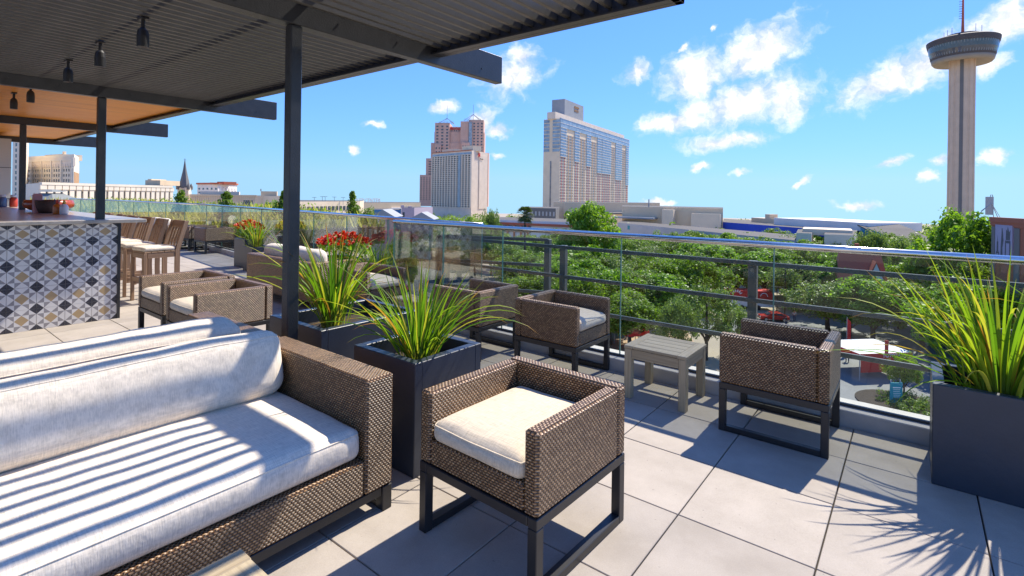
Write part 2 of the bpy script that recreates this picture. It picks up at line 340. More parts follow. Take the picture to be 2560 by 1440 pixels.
def dup(root, loc, rz, label, group=None, sc=None):
    r = root.copy(); COL.objects.link(r); r.location = loc; r.rotation_euler = (0, 0, rz); r['label'] = label
    if group: r['group'] = group
    if sc: r.scale = sc if isinstance(sc, tuple) else (sc, sc, sc)
    for ch in list(root.children):
        c = ch.copy(); COL.objects.link(c); c.parent = r
        for g in list(ch.children):
            d = g.copy(); COL.objects.link(d); d.parent = c
    return r
RING = {}
def piping(o, key, mat, r=0.0042):
    MB().tube(RING[key], r, 6, False).obj('piping', mat, o, True)
def cushion_mesh(name, sx, sy, sz, r, crown, mat, nseg=(14, 14, 6), sag=0.0, seed=0):
    """soft box centred on x, y with its underside at z = 0"""
    hx, hy, hz = sx / 2, sy / 2, sz / 2; r = min(r, hz * 0.98)
    def grid(n, h):
        out = [-h, -h + r * 0.12, -h + r * 0.35, -h + r * 0.7]
        out += [-h + r + (2 * h - 2 * r) * i / (n - 1) for i in range(n)] if h > r * 1.02 else [0.0]
        return out + [h - r * 0.7, h - r * 0.35, h - r * 0.12, h]
    gx, gy, gz = grid(nseg[0], hx), grid(nseg[1], hy), grid(nseg[2], hz)
    idx, vs, fs = {}, [], []
    def vert(i, j, k):
        if (i, j, k) in idx: return idx[(i, j, k)]
        p = Vector((gx[i], gy[j], gz[k])); q = Vector((max(-hx + r, min(hx - r, p.x)), max(-hy + r, min(hy - r, p.y)), max(-hz + r, min(hz - r, p.z))))
        d = p - q
        if d.length > 1e-6: p = q + d.normalized() * r
        u, v = p.x / hx, p.y / hy; k_ = (1 - u ** 4) * (1 - v ** 4)
        p.z += crown * k_ * (1 if p.z > 0 else 0.15); w = p.z / hz
        bul = (1 - min(1, abs(w)) ** 2); p.x += math.copysign(crown * 0.45 * bul * (abs(u) ** 3) * (1 - v ** 4), u) ; p.y += math.copysign(crown * 0.45 * bul * (abs(v) ** 3) * (1 - u ** 4), v)
        nz = mnoise.noise(Vector((p.x * 3.1 + seed, p.y * 3.1, p.z * 4))) * 0.014 + mnoise.noise(Vector((p.x * 9 + seed, p.y * 7, p.z * 9 + 3))) * 0.005; p.z += nz * (0.35 + 0.65 * k_); p.y += nz * 0.4; p.x += nz * 0.5; p.z -= sag * k_
        idx[(i, j, k)] = len(vs); vs.append((p.x, p.y, p.z + hz)); return idx[(i, j, k)]
    A, B, C = len(gx) - 1, len(gy) - 1, len(gz) - 1; kk = C - 2
    for i in range(A):
        for j in range(B):
            fs.append((vert(i, j, C), vert(i + 1, j, C), vert(i + 1, j + 1, C), vert(i, j + 1, C))); fs.append((vert(i, j, 0), vert(i, j + 1, 0), vert(i + 1, j + 1, 0), vert(i + 1, j, 0)))
        for k in range(C):
            fs.append((vert(i, 0, k), vert(i + 1, 0, k), vert(i + 1, 0, k + 1), vert(i, 0, k + 1))); fs.append((vert(i, B, k), vert(i, B, k + 1), vert(i + 1, B, k + 1), vert(i + 1, B, k)))
    for j in range(B):
        for k in range(C):
            fs.append((vert(0, j, k), vert(0, j, k + 1), vert(0, j + 1, k + 1), vert(0, j + 1, k))); fs.append((vert(A, j, k), vert(A, j + 1, k), vert(A, j + 1, k + 1), vert(A, j, k + 1)))
    ring = [vert(i, 0, kk) for i in range(A)] + [vert(A, j, kk) for j in range(B)] + [vert(i, B, kk) for i in range(A, 0, -1)] + [vert(0, j, kk) for j in range(B, -1, -1)]
    RING[name] = [vs[q] for q in ring]
    me = bpy.data.meshes.new(name); me.from_pydata(vs, [], fs); me.materials.append(M[mat]); me.polygons.foreach_set('use_smooth', [True] * len(fs)); me.update(); return me
def text_mesh(name, txt, size, mat, depth=0.01, bold=0.0):
    cu = bpy.data.curves.new(name, 'FONT'); cu.body = txt; cu.size = size; cu.extrude = depth; cu.offset = bold; cu.align_x = 'CENTER'; cu.align_y = 'CENTER'; cu.resolution_u = 2
    o = bpy.data.objects.new(name, cu); COL.objects.link(o); dg = bpy.context.evaluated_depsgraph_get(); dg.update()
    me = bpy.data.meshes.new_from_object(o.evaluated_get(dg)); bpy.data.objects.remove(o, do_unlink=True); me.materials.clear(); me.materials.append(M[mat]); return me

# ================================================================== THE TERRACE (x along the railing, y outwards, z up)
GROUND = -18.0
RUN2 = [(-4.2, 4.78), (-6.4, 5.08), (-10.5, 5.67), (-16.3, 6.35)]
RUN3 = [(-16.3, 6.35), (-22.5, 6.3), (-30.0, 6.0)]
def y_edge(x):
    if x > -5.55: return 4.36
    p = RUN2 + RUN3[1:]
    for a, b in zip(p, p[1:]):
        if b[0] <= x <= a[0]: return a[1] + (b[1] - a[1]) * (x - a[0]) / (b[0] - a[0]) - 0.04
    return p[-1][1]
# building under the terrace
mb = MB(); mb.prism([(4, -9), (4, 4.75), (-5.3, 4.75), (-16.3, 6.6), (-60, 6.6), (-60, -9)], GROUND, -0.40)
tag(mb.obj('terrace_building', plain('terrace_facade', (0.30, 0.20, 0.13), 0.8, 0.2, 0.4)), 'tan hotel building whose roof carries the terrace', 'building')
floor = MB(); floor.prism([(3.6, -8), (3.6, 4.36), (-5.55, 4.36), (-5.55, 4.9), (-10.5, 5.63), (-16.3, 6.31), (-34, 6.3), (-34, -8)], -0.38, -0.045)
floor = tag(floor.obj('floor', 'joint'), kind='structure')
T = 0.608; org = atz(1694.9, 1286.2, 0); rng = random.Random(4)
pm = MB(); g = 0.0035; pm.box(-T / 2 + g, T / 2 - g, -T / 2 + g, T / 2 - g, -0.04, 0.0, 0.0025); pm = pm.mesh('paver', 'paver')
cells = []; far = MB()
for i in range(-52, 6):
    for j in range(-12, 9):
        cx_, cy_ = org.x + (i + 0.5) * T, org.y + (j + 0.5) * T
        ym = min(y_edge(cx_ - T / 2), y_edge(cx_ + T / 2)); y0, y1 = cy_ - T / 2, min(cy_ + T / 2, ym)
        if y1 - y0 < 0.05 or cx_ > 3.2 or cx_ < -33.5 or cy_ < -7.5: continue
        F = -cx_ * math.sin(YAW) + cy_ * math.cos(YAW); lat = cx_ * math.cos(YAW) + cy_ * math.sin(YAW)
        vis = F > 1.2 and abs(lat / F) < 1.1 and F < 19
        cells.append((F if vis else 1e3 + abs(F), cx_, y0, y1))
cells.sort()
for k, (F, cx_, y0, y1) in enumerate(cells):
    dz = rng.uniform(-0.0012, 0.0012)
    if k < 299 and F < 1e3:
        if y1 - y0 > T - 1e-4: me = pm
        else:
            t = MB(); t.box(-T / 2 + g, T / 2 - g, -T / 2 + g, -T / 2 + (y1 - y0) - g, -0.04, 0, 0.0025); me = t.mesh('paver', 'paver')
        inst('paver', me, floor, (cx_, y0 + T / 2, dz), (rng.uniform(-.001, .001), rng.uniform(-.001, .001), 0))
    else: far.box(cx_ - T / 2 + g, cx_ + T / 2 - g, y0 + g, y1 - g, -0.04, dz)
tag(far.obj('paver_field', 'paver', floor), kind='stuff')

# ---- kerb, glass balustrade, outer steel railing
kb = MB(); kb.box(-5.6, 3.6, 4.37, 4.64, -0.38, 0.112, 0.006); kerb = tag(kb.obj('kerb', 'concrete'), kind='structure')
kb = MB()
for (a, b) in zip(RUN2, RUN2[1:]):
    d = Vector((b[0] - a[0], b[1] - a[1])); n = Vector((-d.y, d.x)).normalized() * -0.1
    if a[0] > -5: a = (-5.6, 4.96)
    kb.prism([(a[0] + n.x, a[1] + n.y), (b[0] + n.x, b[1] + n.y), (b[0] - n.x, b[1] - n.y), (a[0] - n.x, a[1] - n.y)], -0.38, 0.11)
tag(kb.obj('kerb', 'concrete'), kind='structure')
def railing(label, path, joints, ztop, zb, tube=True, r=0.026):
    t = thing('glass_railing', label, 'railing', (path[0][0], path[0][1], zb)); o = Vector((path[0][0], path[0][1], zb))
    for (a, b) in joints:
        A, B = Vector((*a, 0)), Vector((*b, 0)); d = (B - A); L = d.length; ang = math.atan2(d.y, d.x)
        m = MB(); m.box(0.004, L - 0.004, -0.006, 0.006, 0.0, ztop - zb - r, mi=0)
        p = m.obj('glass_panel', ['glass'], t); p.location = A - o + Vector((0, 0, zb)); p.rotation_euler = (0, 0, ang)
        for q in (0.002, L - 0.002):
            e = MB(); e.box(q - 0.0022, q + 0.0022, -0.007, 0.007, 0.0, ztop - zb - r); e = e.obj('glass_edge', 'glassedge', p)
    if tube:
        m = MB(); m.tube([Vector((*p, ztop)) - o for p in path], r, 36); m.obj('handrail', 'tube', t, True)
    m = MB()
    for a, b in zip(path, path[1:]):
        d = Vector((b[0] - a[0], b[1] - a[1], 0)); n = Vector((-d.y, d.x, 0)).normalized() * 0.013
        A, B = Vector((*a, 0)) - Vector((o.x, o.y, 0)), Vector((*b, 0)) - Vector((o.x, o.y, 0))
        m.prism([tuple((A + n)[:2]), tuple((B + n)[:2]), tuple((B - n)[:2]), tuple((A - n)[:2])], -0.004, 0.018)
    m.obj('base_channel', 'channel', t); return t
jx = [3.4, 1.98, 0.55, -0.87, -2.18, -3.62, -4.56, -5.5]
railing('clear glass balustrade with round steel handrail nearest the camera', [(3.4, 4.47), (-5.5, 4.47)], [((a, 4.47), (b, 4.47)) for a, b in zip(jx[1:], jx)], 1.25, 0.113)
def split(path, step):
    out = []
    for a, b in zip(path, path[1:]):
        A, B = Vector(a), Vector(b); n = max(1, round((B - A).length / step))
        for i in range(n): out.append((tuple(A.lerp(B, i / n)), tuple(A.lerp(B, (i + 1) / n))))
    return out
railing('further glass balustrade with handrail behind the wicker seats and red flowers', RUN2, split(RUN2, 1.45), 1.25, 0.113)
railing('distant glass balustrade with pale top rail in front of the planting bed', RUN3, split(RUN3, 1.6), 1.25, 0.005)
ot = thing('steel_railing', 'dark steel railing with three flat rails outside the glass', 'railing', (-5.17, 4.98, -0.4)); oo = Vector((-5.17, 4.98, -0.4))
for x in (-5.17, -3.14, -1.14, 0.86, 2.86): MB().box(-0.037, 0.037, -0.03, 0.03, -0.3, 1.46, 0.004).obj('post', 'railsteel', ot, loc=Vector((x, 4.98, -0.4)) - oo)
for z in (1.04, 0.71, 0.36): MB().box(0, 8.4, -0.012, 0.012, -0.019, 0.019, 0.003).obj('rail', 'railsteel', ot, loc=Vector((-5.17, 4.945, z)) - oo)
e2 = atz(1370, 598, 1.06); d2 = Vector((e2.x + 5.17, e2.y - 4.98, 0)); an2 = math.atan2(d2.y, d2.x)
MB().box(-0.04, 0.04, -0.03, 0.03, -0.3, 1.46, 0.004).obj('post', 'railsteel', ot, loc=Vector((e2.x, e2.y, -0.4)) - oo)
for z in (1.05, 0.72, 0.37):
    o = MB().box(0, d2.length, -0.012, 0.012, -0.02, 0.02, 0.003).obj('rail', 'railsteel', ot, loc=Vector((-5.17, 4.98, z)) - oo); o.rotation_euler = (0, 0, an2)
MB().box(-0.4, 8.4, -0.32, 0.1, -0.05, 0.0).obj('ledge', 'concrete', ot)

# ---- pergola
KP = 1.48
BX = [-3.42, -8.02, -12.6, -17.3]; BZ0, BZ1 = 2.77, 3.045; FY, FZ0, FZ1 = 3.2, 2.845, 3.06
pg = thing('pergola', 'dark steel pergola with slatted roof over the seating and bar', 'pergola', (-3.42, 1.88, 0)); po = Vector((-3.42, 1.88, 0))
def pgo(mb, name, mat, parent=None): o = mb.obj(name, mat, parent or pg); o.location = -po if parent is None else (0, 0, 0); return o
for i, x in enumerate(BX):
    b = pgo(MB().box(x - 0.045, x + 0.045, -4.5, 4.12, BZ0, BZ1, 0.006), 'beam', 'steel')
    m = MB()
    for yy in ((0.62, 1.05, 1.5, 2.2, 2.75, 3.8) if i < 2 else (3.75,)):
        m.tube([(x + 0.045, yy, BZ0 + 0.09), (x + 0.051, yy, BZ0 + 0.09)], 0.008, 8)
    pgo(m, 'bolt_row', 'steel', b) if False else m.obj('bolt_heads', 'steel', b)
PY = [1.88, 1.9, 1.86, 1.86]
for i, x in enumerate(BX):
    z0 = 0.0 if i != 1 else 0.0
    p = pgo(MB().box(x - 0.042, x + 0.042, PY[i] - 0.042, PY[i] + 0.042, z0, BZ0 - 0.001, 0.007), 'post', 'steel')
    MB().box(x - 0.075, x + 0.075, PY[i] - 0.075, PY[i] + 0.075, 0.001, 0.012, 0.002).obj('base_plate', 'steel', p)
XR = -1.17
edges = [(XR, BX[0] + 0.047)] + [(BX[i] - 0.047, BX[i + 1] + 0.047) for i in range(3)]
for a, b in edges:
    pgo(MB().box(a, b, FY - 0.012, FY + 0.05, FZ0, FZ1, 0.004), 'fascia', 'steel')
    pgo(MB().box(a, b, FY - 0.075, FY - 0.013, FZ0, FZ0 + 0.012), 'fascia_lip', 'steel')
pgo(MB().box(XR - 0.05, XR, -4.5, FY + 0.05, FZ0, FZ1 + .003, 0.004), 'end_fascia', 'steel')
sl = MB().box(-0.017, 0.017, -4.5 , FY - 0.014, 0, 0.092, 0.003).mesh('slat', 'slat')
for bay, (a, b) in enumerate(edges[:2]):
    n = int(abs(b - a) / 0.108)
    for k in range(n):
        x = a + (b - a) * (k + 0.5) / n; inst('slat', sl, pg, Vector((x, 0, FZ0 + 0.055)) - po)
    for yy in (-2.2, 0.1, 2.0):                        # purlins that carry the slats
        pgo(MB().box(a, b, yy - 0.02, yy + 0.02, FZ0 + 0.148, FZ0 + 0.20), 'purlin', 'steel')
pl = MB().box(-0.059, 0.059, -4.5, FY - 0.014, 0, 0.02, 0.003).mesh('ceiling_plank', 'cedar')
for bay, (a, b) in enumerate(edges[2:]):
    n = int(abs(b - a) / 0.13)
    for k in range(n):
        x = a + (b - a) * (k + 0.5) / n; inst('ceiling_plank', pl, pg, Vector((x, 0, FZ0 + 0.06)) - po)
    pgo(MB().box(a, b, -4.5, FY, FZ1 - 0.05, FZ1 - 0.01), 'roof_deck', 'steel')
# spotlights on a conduit under the slats
def spotlight(x, y, z, label):
    t = thing('spotlight', label, 'spotlight', (x, y, z), 0, 'black spotlights hung under the pergola roof')
    MB().box(-0.07, 0.07, -0.035, 0.035, -0.02, 0, 0.004).obj('mount', 'blackmetal', t)
    MB().tube([(0, 0, -0.02), (0, 0, -0.10)], 0.018, 10).obj('stem', 'blackmetal', t)
    m = MB(); m.lathe([(0.026, -0.27), (0.052, -0.275), (0.054, -0.17), (0.046, -0.12), (0.025, -0.095)], 20); m.obj('head', 'blackmetal', t, False); t.scale = (.74, .74, .8)
for px, py, lb in ((358, 62, 'spotlight under the slats, largest and nearest'), (251, 122, 'spotlight under the slats, middle of the three'), (171, 168, 'spotlight under the slats, just before the second beam'),
                   (77, 230, 'spotlight under the orange ceiling, beside the second beam'), (35, 250, 'spotlight under the orange ceiling, left of its pair')):
    q = atz(px, py - 18, FZ0 + 0.055); spotlight(q.x, q.y, FZ0 + (0.054 if q.x > BX[1] else 0.059), lb)
MB().box(-7.95, XR - .06, -0.012, 0.012, 0, 0.02).obj('light_conduit', 'blackmetal', pg, loc=Vector((0, 0.94 * KP, FZ0 + 0.15)) - po)

# ---- wicker armchairs
def make_chair(label):
    t = thing('armchair', label, 'armchair', (0, 0, 0), 0, 'wicker armchairs with cream seat cushions')
    w, d, h, th, zb = 0.66, 0.66, 0.675, 0.068, 0.335
    MB().box(-w / 2, w / 2, d / 2 - th, d / 2, zb, h, 0.012, wick=True).obj('backrest', 'wicker', t)
    for s in (-1, 1):
        x0, x1 = (s * w / 2, s * (w / 2 - th))
        MB().box(x0, x1, -d / 2, d / 2 - th - 0.002, zb, h - 0.001, 0.012, wick=True).obj('arm', 'wicker', t)
    MB().box(-w / 2 + th + 0.001, w / 2 - th - 0.001, -d / 2 + 0.004, d / 2 - th - 0.002, zb + 0.002, zb + 0.115, 0.008, wick=True).obj('seat_base', 'wicker', t)
    cu = inst('cushion', cushion_mesh('cushion', w - 2 * th - 0.012, d - th - 0.0, 0.10, 0.042, 0.03, 'cream', (10, 10, 3)), t, (0, -0.034, zb + 0.110)); piping(cu, 'cushion', 'cream')
    q, tb = 0.022, zb - 0.001
    for s in (-1, 1):
        x = s * (w / 2 - q - 0.001); fr = MB()
        fr.box(x - q, x + q, -d / 2 + 0.045, d / 2 - 0.045, 0.002, 0.04, 0.003)
        fo = fr.obj('sled_runner', 'blackmetal', t)
        for y in (-1, 1):
            yy = y * (d / 2 - q - 0.001); MB().box(x - q, x + q, yy - q, yy + q, 0.0, tb - 0.045, 0.003).obj('leg', 'blackmetal', t)
        MB().box(x - q, x + q, -d / 2 + 0.001, d / 2 - 0.001, tb - 0.044, tb, 0.003).obj('side_rail', 'blackmetal', t)
    for y in (-1, 1):
        yy = y * (d / 2 - q - 0.001); MB().box(-w / 2 + 0.047, w / 2 - 0.047, yy - q, yy + q, tb - 0.043, tb - 0.001, 0.003).obj('cross_rail', 'blackmetal', t)
    return t
ch = make_chair('large foreground wicker armchair with cream cushion, standing alone'); ch.location = (-1.49, 2.03, 0); ch.scale = (1.07, 1.1, 1.0); ch.rotation_euler = (0, 0, R(-2))
CG = 'wicker armchairs with cream seat cushions'
dup(ch, (-0.735, 4.035, 0), R(-90), 'wicker armchair by the glass beside the right planter, side turned to the camera', CG, (0.93, 1.0, 1.0))
dup(ch, (-2.56, 4.06, 0), R(90), 'wicker armchair by the glass left of the slatted side table, its cushion showing', CG, (0.93, 1.0, 1.0))
dup(ch, (-3.62, 4.03, 0), R(-90), 'wicker armchair by the glass behind the middle planter, back to its neighbour', CG, (0.95, 1.0, 1.0))
dup(ch, (-5.55, 4.08, 0), R(90), 'wicker armchair by the glass with small table before it, nearest the red flowers', CG, (0.93, 1.25, 1.0))
dup(ch, (-6.38, 2.30, 0), 0, 'wicker armchair left of two side by side, near the tiled bar', CG, (1.1, 1.08, 1.0))
dup(ch, (-5.47, 2.27, 0), 0, 'wicker armchair right of two side by side, behind the sofas', CG, (1.1, 1.08, 1.0))
dup(ch, (-15.95, 6.0, 0), R(180), 'distant wicker armchair with black legs before the planting bed, right of the stools', CG)
dup(ch, (-16.75, 5.75, 0), R(180), 'distant wicker armchair half hidden behind the front bar stool', CG)
dup(ch, (-14.9, 6.0, 0), R(-90), 'distant wicker armchair close to the end of the glass balustrade', CG)

# ---- sofas
def sofa(loc, rz, label, bol_x, L=2.35, mirrored=1):
    """open front faces +x; the outer arm is at y = 0, the sofa runs to -y"""
    t = thing('sofa', label, 'sofa', loc, rz, 'wicker sofas back to back'); D, h, th, zb = 1.08, 0.69, 0.165, 0.125; f = mirrored
    ya = (0, -th) if f > 0 else (0, th); yb = -f * L
    MB().box(-D, 0, ya[0], ya[1], zb, h, 0.012, wick=True).obj('arm', 'wicker', t)
    MB().box(-D, 0, yb, yb + f * th, zb, h, 0.012, wick=True).obj('arm', 'wicker', t)
    MB().box(-D, -D + 0.13, ya[1] - f * 0.002, yb + f * (th + 0.002), zb, h - 0.002, 0.01, wick=True).obj('backrest', 'wicker', t)
    MB().box(-D + 0.132, -0.004, ya[1] - f * 0.002, yb + f * (th + 0.002), zb + 0.002, 0.30, 0.01, wick=True).obj('seat_base', 'wicker', t)
    ln = L - 2 * th - 0.02; ym = -f * L / 2
    sc_ = inst('seat_cushion', cushion_mesh('seat_cushion', 0.90, ln, 0.155, 0.05, 0.022, 'linen', (12, 22, 3), seed=3), t, (-0.47, ym, 0.302)); piping(sc_, 'seat_cushion', 'linen')
    b = inst('bolster', cushion_mesh('bolster', 0.24, ln - 0.02, 0.36, 0.085, 0.014, 'linen', (4, 40, 6), seed=8), t, (bol_x, ym, 0.452), (0, R(-14), 0)); piping(b, 'bolster', 'linen', 0.0035)
    for y in (ya[0] - f * 0.03, yb + f * 0.03):
        for x in (-0.03, -D + 0.03): MB().box(x - 0.028, x + 0.028, y - 0.028, y + 0.028, 0, zb - 0.001, 0.003).obj('leg', 'blackmetal', t)
        MB().box(-D + 0.06, -0.06, y - 0.022, y + 0.022, 0.0, 0.03, 0.003).obj('sled_runner', 'blackmetal', t)
    for x in (-0.03, -D + 0.03): MB().box(x - 0.02, x + 0.02, ya[0] - f * 0.06, yb + f * 0.06, zb - 0.046, zb - 0.001, 0.003).obj('frame_rail', 'blackmetal', t)
    return t
sofa((-2.10, 1.72, 0), 0, 'large pale linen sofa with wicker arm in the left foreground', -0.80)
sofa((-4.28, 1.70, 0), R(180), 'second linen sofa standing back to back behind the foreground sofa', -0.80, mirrored=-1)

# ---- slatted teak side tables
def side_table(loc, sx, sy, label, h=0.42):
    t = thing('side_table', label, 'side table', loc, 0, 'slatted teak side tables'); x, y = sx / 2, sy / 2; lg = 0.058
    for a in (-1, 1):
        for b in (-1, 1):
            MB().box(a * x, a * (x - lg), b * y, b * (y - lg), 0, h - 0.026, 0.003).obj('leg', 'teak', t)
    for b in (-1, 1): MB().box(-x + lg + .001, x - lg - .001, b * (y - 0.004), b * (y - 0.026), h - 0.10, h - 0.027, 0.002).obj('apron', 'teak', t)
    for a in (-1, 1): MB().box(a * (x - 0.004), a * (x - 0.026), -y + lg + .001, y - lg - .001, h - 0.10, h - 0.027, 0.002).obj('apron', 'teak', t)
    for a in (-1, 1): MB().box(a * (x + 0.004), a * (x - 0.07), -y - 0.004, y + 0.004, h - 0.024, h, 0.003).obj('frame_board', 'teak', t)
    n = 5; wv = (sy + 0.008) / n
    for k in range(n):
        c = -y - 0.004 + wv * (k + 0.5); MB().box(-x + 0.071, x - 0.071, c - wv / 2 + 0.0025, c + wv / 2 - 0.0025, h - 0.022, h - 0.001, 0.002).obj('slat', 'teak', t)
    return t
side_table((-1.585, 4.075, 0), 0.50, 0.46, 'slatted teak side table by the glass between two armchairs')
side_table((-4.52, 4.10, 0), 0.48, 0.48, 'small slatted teak table behind the middle plant')
side_table((-1.46, 0.49, 0), 0.58, 0.62, 'teak table of which only a corner shows at the bottom edge')

# ---- planters with strap-leaved plants
def planter(loc, sx, sy, h, label):
    t = thing('planter', label, 'planter', loc, 0, 'dark slate-blue box planters'); x, y, w = sx / 2, sy / 2, 0.055
    MB().box(-x, x, -y, -y + w, 0.0, h, 0.004).obj('side_panel', 'planter', t); MB().box(-x, x, y - w, y, 0.0, h, 0.004).obj('side_panel', 'planter', t)
    for a in (-1, 1): MB().box(a * x, a * (x - w), -y + w - .001, y - w + .001, 0.0, h - 0.0008, 0.003).obj('side_panel', 'planter', t)
    MB().box(-x + w, x - w, -y + w, y - w, 0.05, h - 0.11).obj('soil', 'soil', t); return t
def blade(L, wd, lean, curl, az, twist, base):
    """one strap leaf: folded, tapering, arching over"""
    m = MB(); n = 9; p = Vector(base); ang = lean; dx, dy = math.cos(az), math.sin(az); side = Vector((-dy, dx, 0)); prev = None
    for i in range(n + 1):
        s = i / n; w = wd * (0.55 + 0.75 * s if s < 0.35 else (0.81 * (1 - ((s - 0.35) / 0.65) ** 2.2) + 0.02))
        d = Vector((dx * math.sin(ang), dy * math.sin(ang), math.cos(ang))); up = Vector((-dx * math.cos(ang), -dy * math.cos(ang), math.sin(ang)))
        sd = (side * math.cos(twist * s) + up * math.sin(twist * s)); fold = up * (w * 0.35)
        b = len(m.v); m.v += [tuple(p - sd * w / 2 + fold), tuple(p), tuple(p + sd * w / 2 + fold)]
        if prev is not None:
            s0 = (i - 1) / n; m.face((prev, prev + 1, b + 1, b), [(s0, 0), (s0, .5), (s, .5), (s, 0)]); m.face((prev + 1, prev + 2, b + 2, b + 1), [(s0, .5), (s0, 1), (s, 1), (s, .5)])
        prev = b; p = p + d * (L / n); ang = min(2.75, ang + curl * (0.35 + 1.3 * s) / n)
    return m
def strap_plant(loc, label, n, L, seed, rad=0.1, wd=0.020, spread=1.0, extra=()):
    t = thing('strap_leaf_plant', label, 'plant', loc, 0, 'strap-leaved plants in the box planters'); rg = random.Random(seed)
    for k in range(n):
        a = rg.uniform(0, 2 * math.pi); rr = rad * (0.6 if k % 3 else 1.3) * math.sqrt(rg.random()); le = rg.uniform(0.04, 0.62) * spread; ll = L * rg.uniform(0.62, 1.08)
        cu = rg.uniform(0.15, 0.9) if rg.random() < 0.7 else rg.uniform(1.1, 2.2)
        blade(ll, wd * rg.uniform(0.65, 1.25), le, cu, a, rg.uniform(-0.6, 0.6), (rr * math.cos(a), rr * math.sin(a), 0)).obj('leaf', 'blade', t, True)
    for (a, le, ll, cu) in extra:
        blade(ll, wd, le, cu, a, 0.2, (0.03 * math.cos(a), 0.03 * math.sin(a), 0)).obj('leaf', 'blade', t, True)
    return t
RIGHT = -YAW * 0 + R(38)       # world direction that points right in the picture
planter((-2.50, 2.24, 0), 0.58, 0.56, 0.65, 'slate-blue box planter between the sofa arm and the foreground armchair')
planter((-3.60, 2.46, 0), 0.72, 0.90, 0.65, 'slate-blue box planter behind the pergola post')
planter((0.72, 4.07, 0), 1.26, 0.54, 0.57, 'tall slate-blue box planter at the right edge by the glass')
ex = [(R(38), 0.75, 0.85, 1.9), (R(30), 0.6, 0.8, 1.7), (R(50), 0.55, 0.8, 2.0), (R(215), 0.75, 0.8, 1.0), (R(200), 0.6, 0.9, 0.7), (R(225), 0.8, 0.75, 1.4), (R(160), 0.5, 0.9, 0.7)]
strap_plant((-2.47, 2.22, 0.54), 'arching strap-leaved plant in the middle planter, in front of the rest', 112, 0.66, 11, 0.10, 0.018, 1.0, ex)
strap_plant((-3.62, 2.36, 0.54), 'tall strap-leaved plant behind the pergola post', 105, 0.86, 23, 0.10, 0.020, 0.9, [(R(215), 0.6, 1.0, 0.8), (R(220), 0.8, 0.95, 1.0), (R(225), 0.45, 1.1, 0.5)])
strap_plant((0.40, 4.05, 0.46), 'big yellow-green strap-leaved plant in the right-hand planter', 165, 0.88, 37, 0.15, 0.022, 0.92, [(R(215), 0.95, 0.95, 1.1), (R(205), 1.05, 1.0, 1.0), (R(225), 1.0, 0.75, 2.0), (R(195), 0.8, 0.8, 1.6)])
strap_plant((0.98, 4.05, 0.46), 'strap-leaved plant at the far right edge of the picture', 50, 0.95, 41, 0.14, 0.026, 0.9)

# ---- bar with patterned tiles
BXE, BY1, BY0, BT = -7.93, 2.06, 0.25, 1.25
M['tile_white'] = plain('tile_white', (0.80, 0.77, 0.73), 0.35, 0.05, 9); M['tile_grey'] = plain('tile_grey', (0.33, 0.31, 0.31), 0.4, 0.08, 9)
M['tile_dark'] = plain('tile_dark', (0.05, 0.05, 0.065), 0.35, 0.15, 9); M['tile_tan'] = plain('tile_tan', (0.50, 0.355, 0.19), 0.4, 0.1, 9)
M['stone'] = plain('counter_stone', (0.42, 0.38, 0.34), 0.28, 0.25, 14, dirt=0.6); M['grout'] = plain('grout', (0.30, 0.29, 0.28), 0.9)
bar = thing('bar_counter', 'long bar counter with pale stone top and geometric tiled end', 'bar', (-8.0, BY1, 0)); bo = Vector((-8.0, BY1, 0))
MB().box(-15.2, BXE - 0.014, BY0, BY1, 0, BT - 0.045).obj('bar_body', 'grout', bar, loc=-bo)
ct = MB(); ct.box(-15.3, BXE + 0.10, BY0 - 0.05, BY1 + 0.28, BT - 0.044, BT, 0.006); ct.obj('countertop', 'stone', bar, loc=-bo)
MB().box(BXE - 0.013, BXE + 0.016, BY1 + 0.001, BY1 + 0.03, 0, BT - 0.046).obj('corner_trim', 'steel', bar, loc=-bo)
TS = 0.252; tm = MB()
def tri(*p, mi):                                        # p in quarter-tile units on the y-z face
    b = len(tm.v); tm.v += [(0.012, -q[0] * TS / 4, q[1] * TS / 4) for q in p]; tm.face(tuple(range(b, b + len(p)))[::-1], None, mi)
for (sx_, sy_) in ((0, 0), (4, 0), (4, 4), (0, 4)):
    X = lambda a: a if sx_ == 0 else 4 - a
    Y = lambda a: a if sy_ == 0 else 4 - a
    def tt(*p, mi):
        q = [(X(a), Y(b)) for a, b in p]
        if (sx_ == 0) != (sy_ == 0): q = q[::-1]
        tri(*q, mi=mi)
    tt((0, 0), (1, 0), (0, 1), mi=2); tt((1, 0), (1, 1), (0, 1), mi=0)
    tt((1, 0), (2, 1), (1, 1), mi=1); tt((1, 0), (2, 0), (2, 1), mi=0)
    tt((0, 1), (1, 1), (1, 2), mi=1); tt((0, 1), (1, 2), (0, 2), mi=0)
    tt((1, 1), (2, 1), (1, 2), mi=0); tt((2, 1), (2, 2), (1, 2), mi=3)
for a, b in (((0, 0), (4, 0)), ((4, 0), (4, 4)), ((4, 4), (0, 4)), ((0, 4), (0, 0))):
    k = len(tm.v); f = lambda q, x: (x, -q[0] * TS / 4, q[1] * TS / 4); tm.v += [f(a, 0), f(b, 0), f(b, 0.012), f(a, 0.012)]; tm.face((k, k + 1, k + 2, k + 3), None, 0)
tmesh = tm.mesh('tile', ['tile_white', 'tile_grey', 'tile_dark', 'tile_tan'])
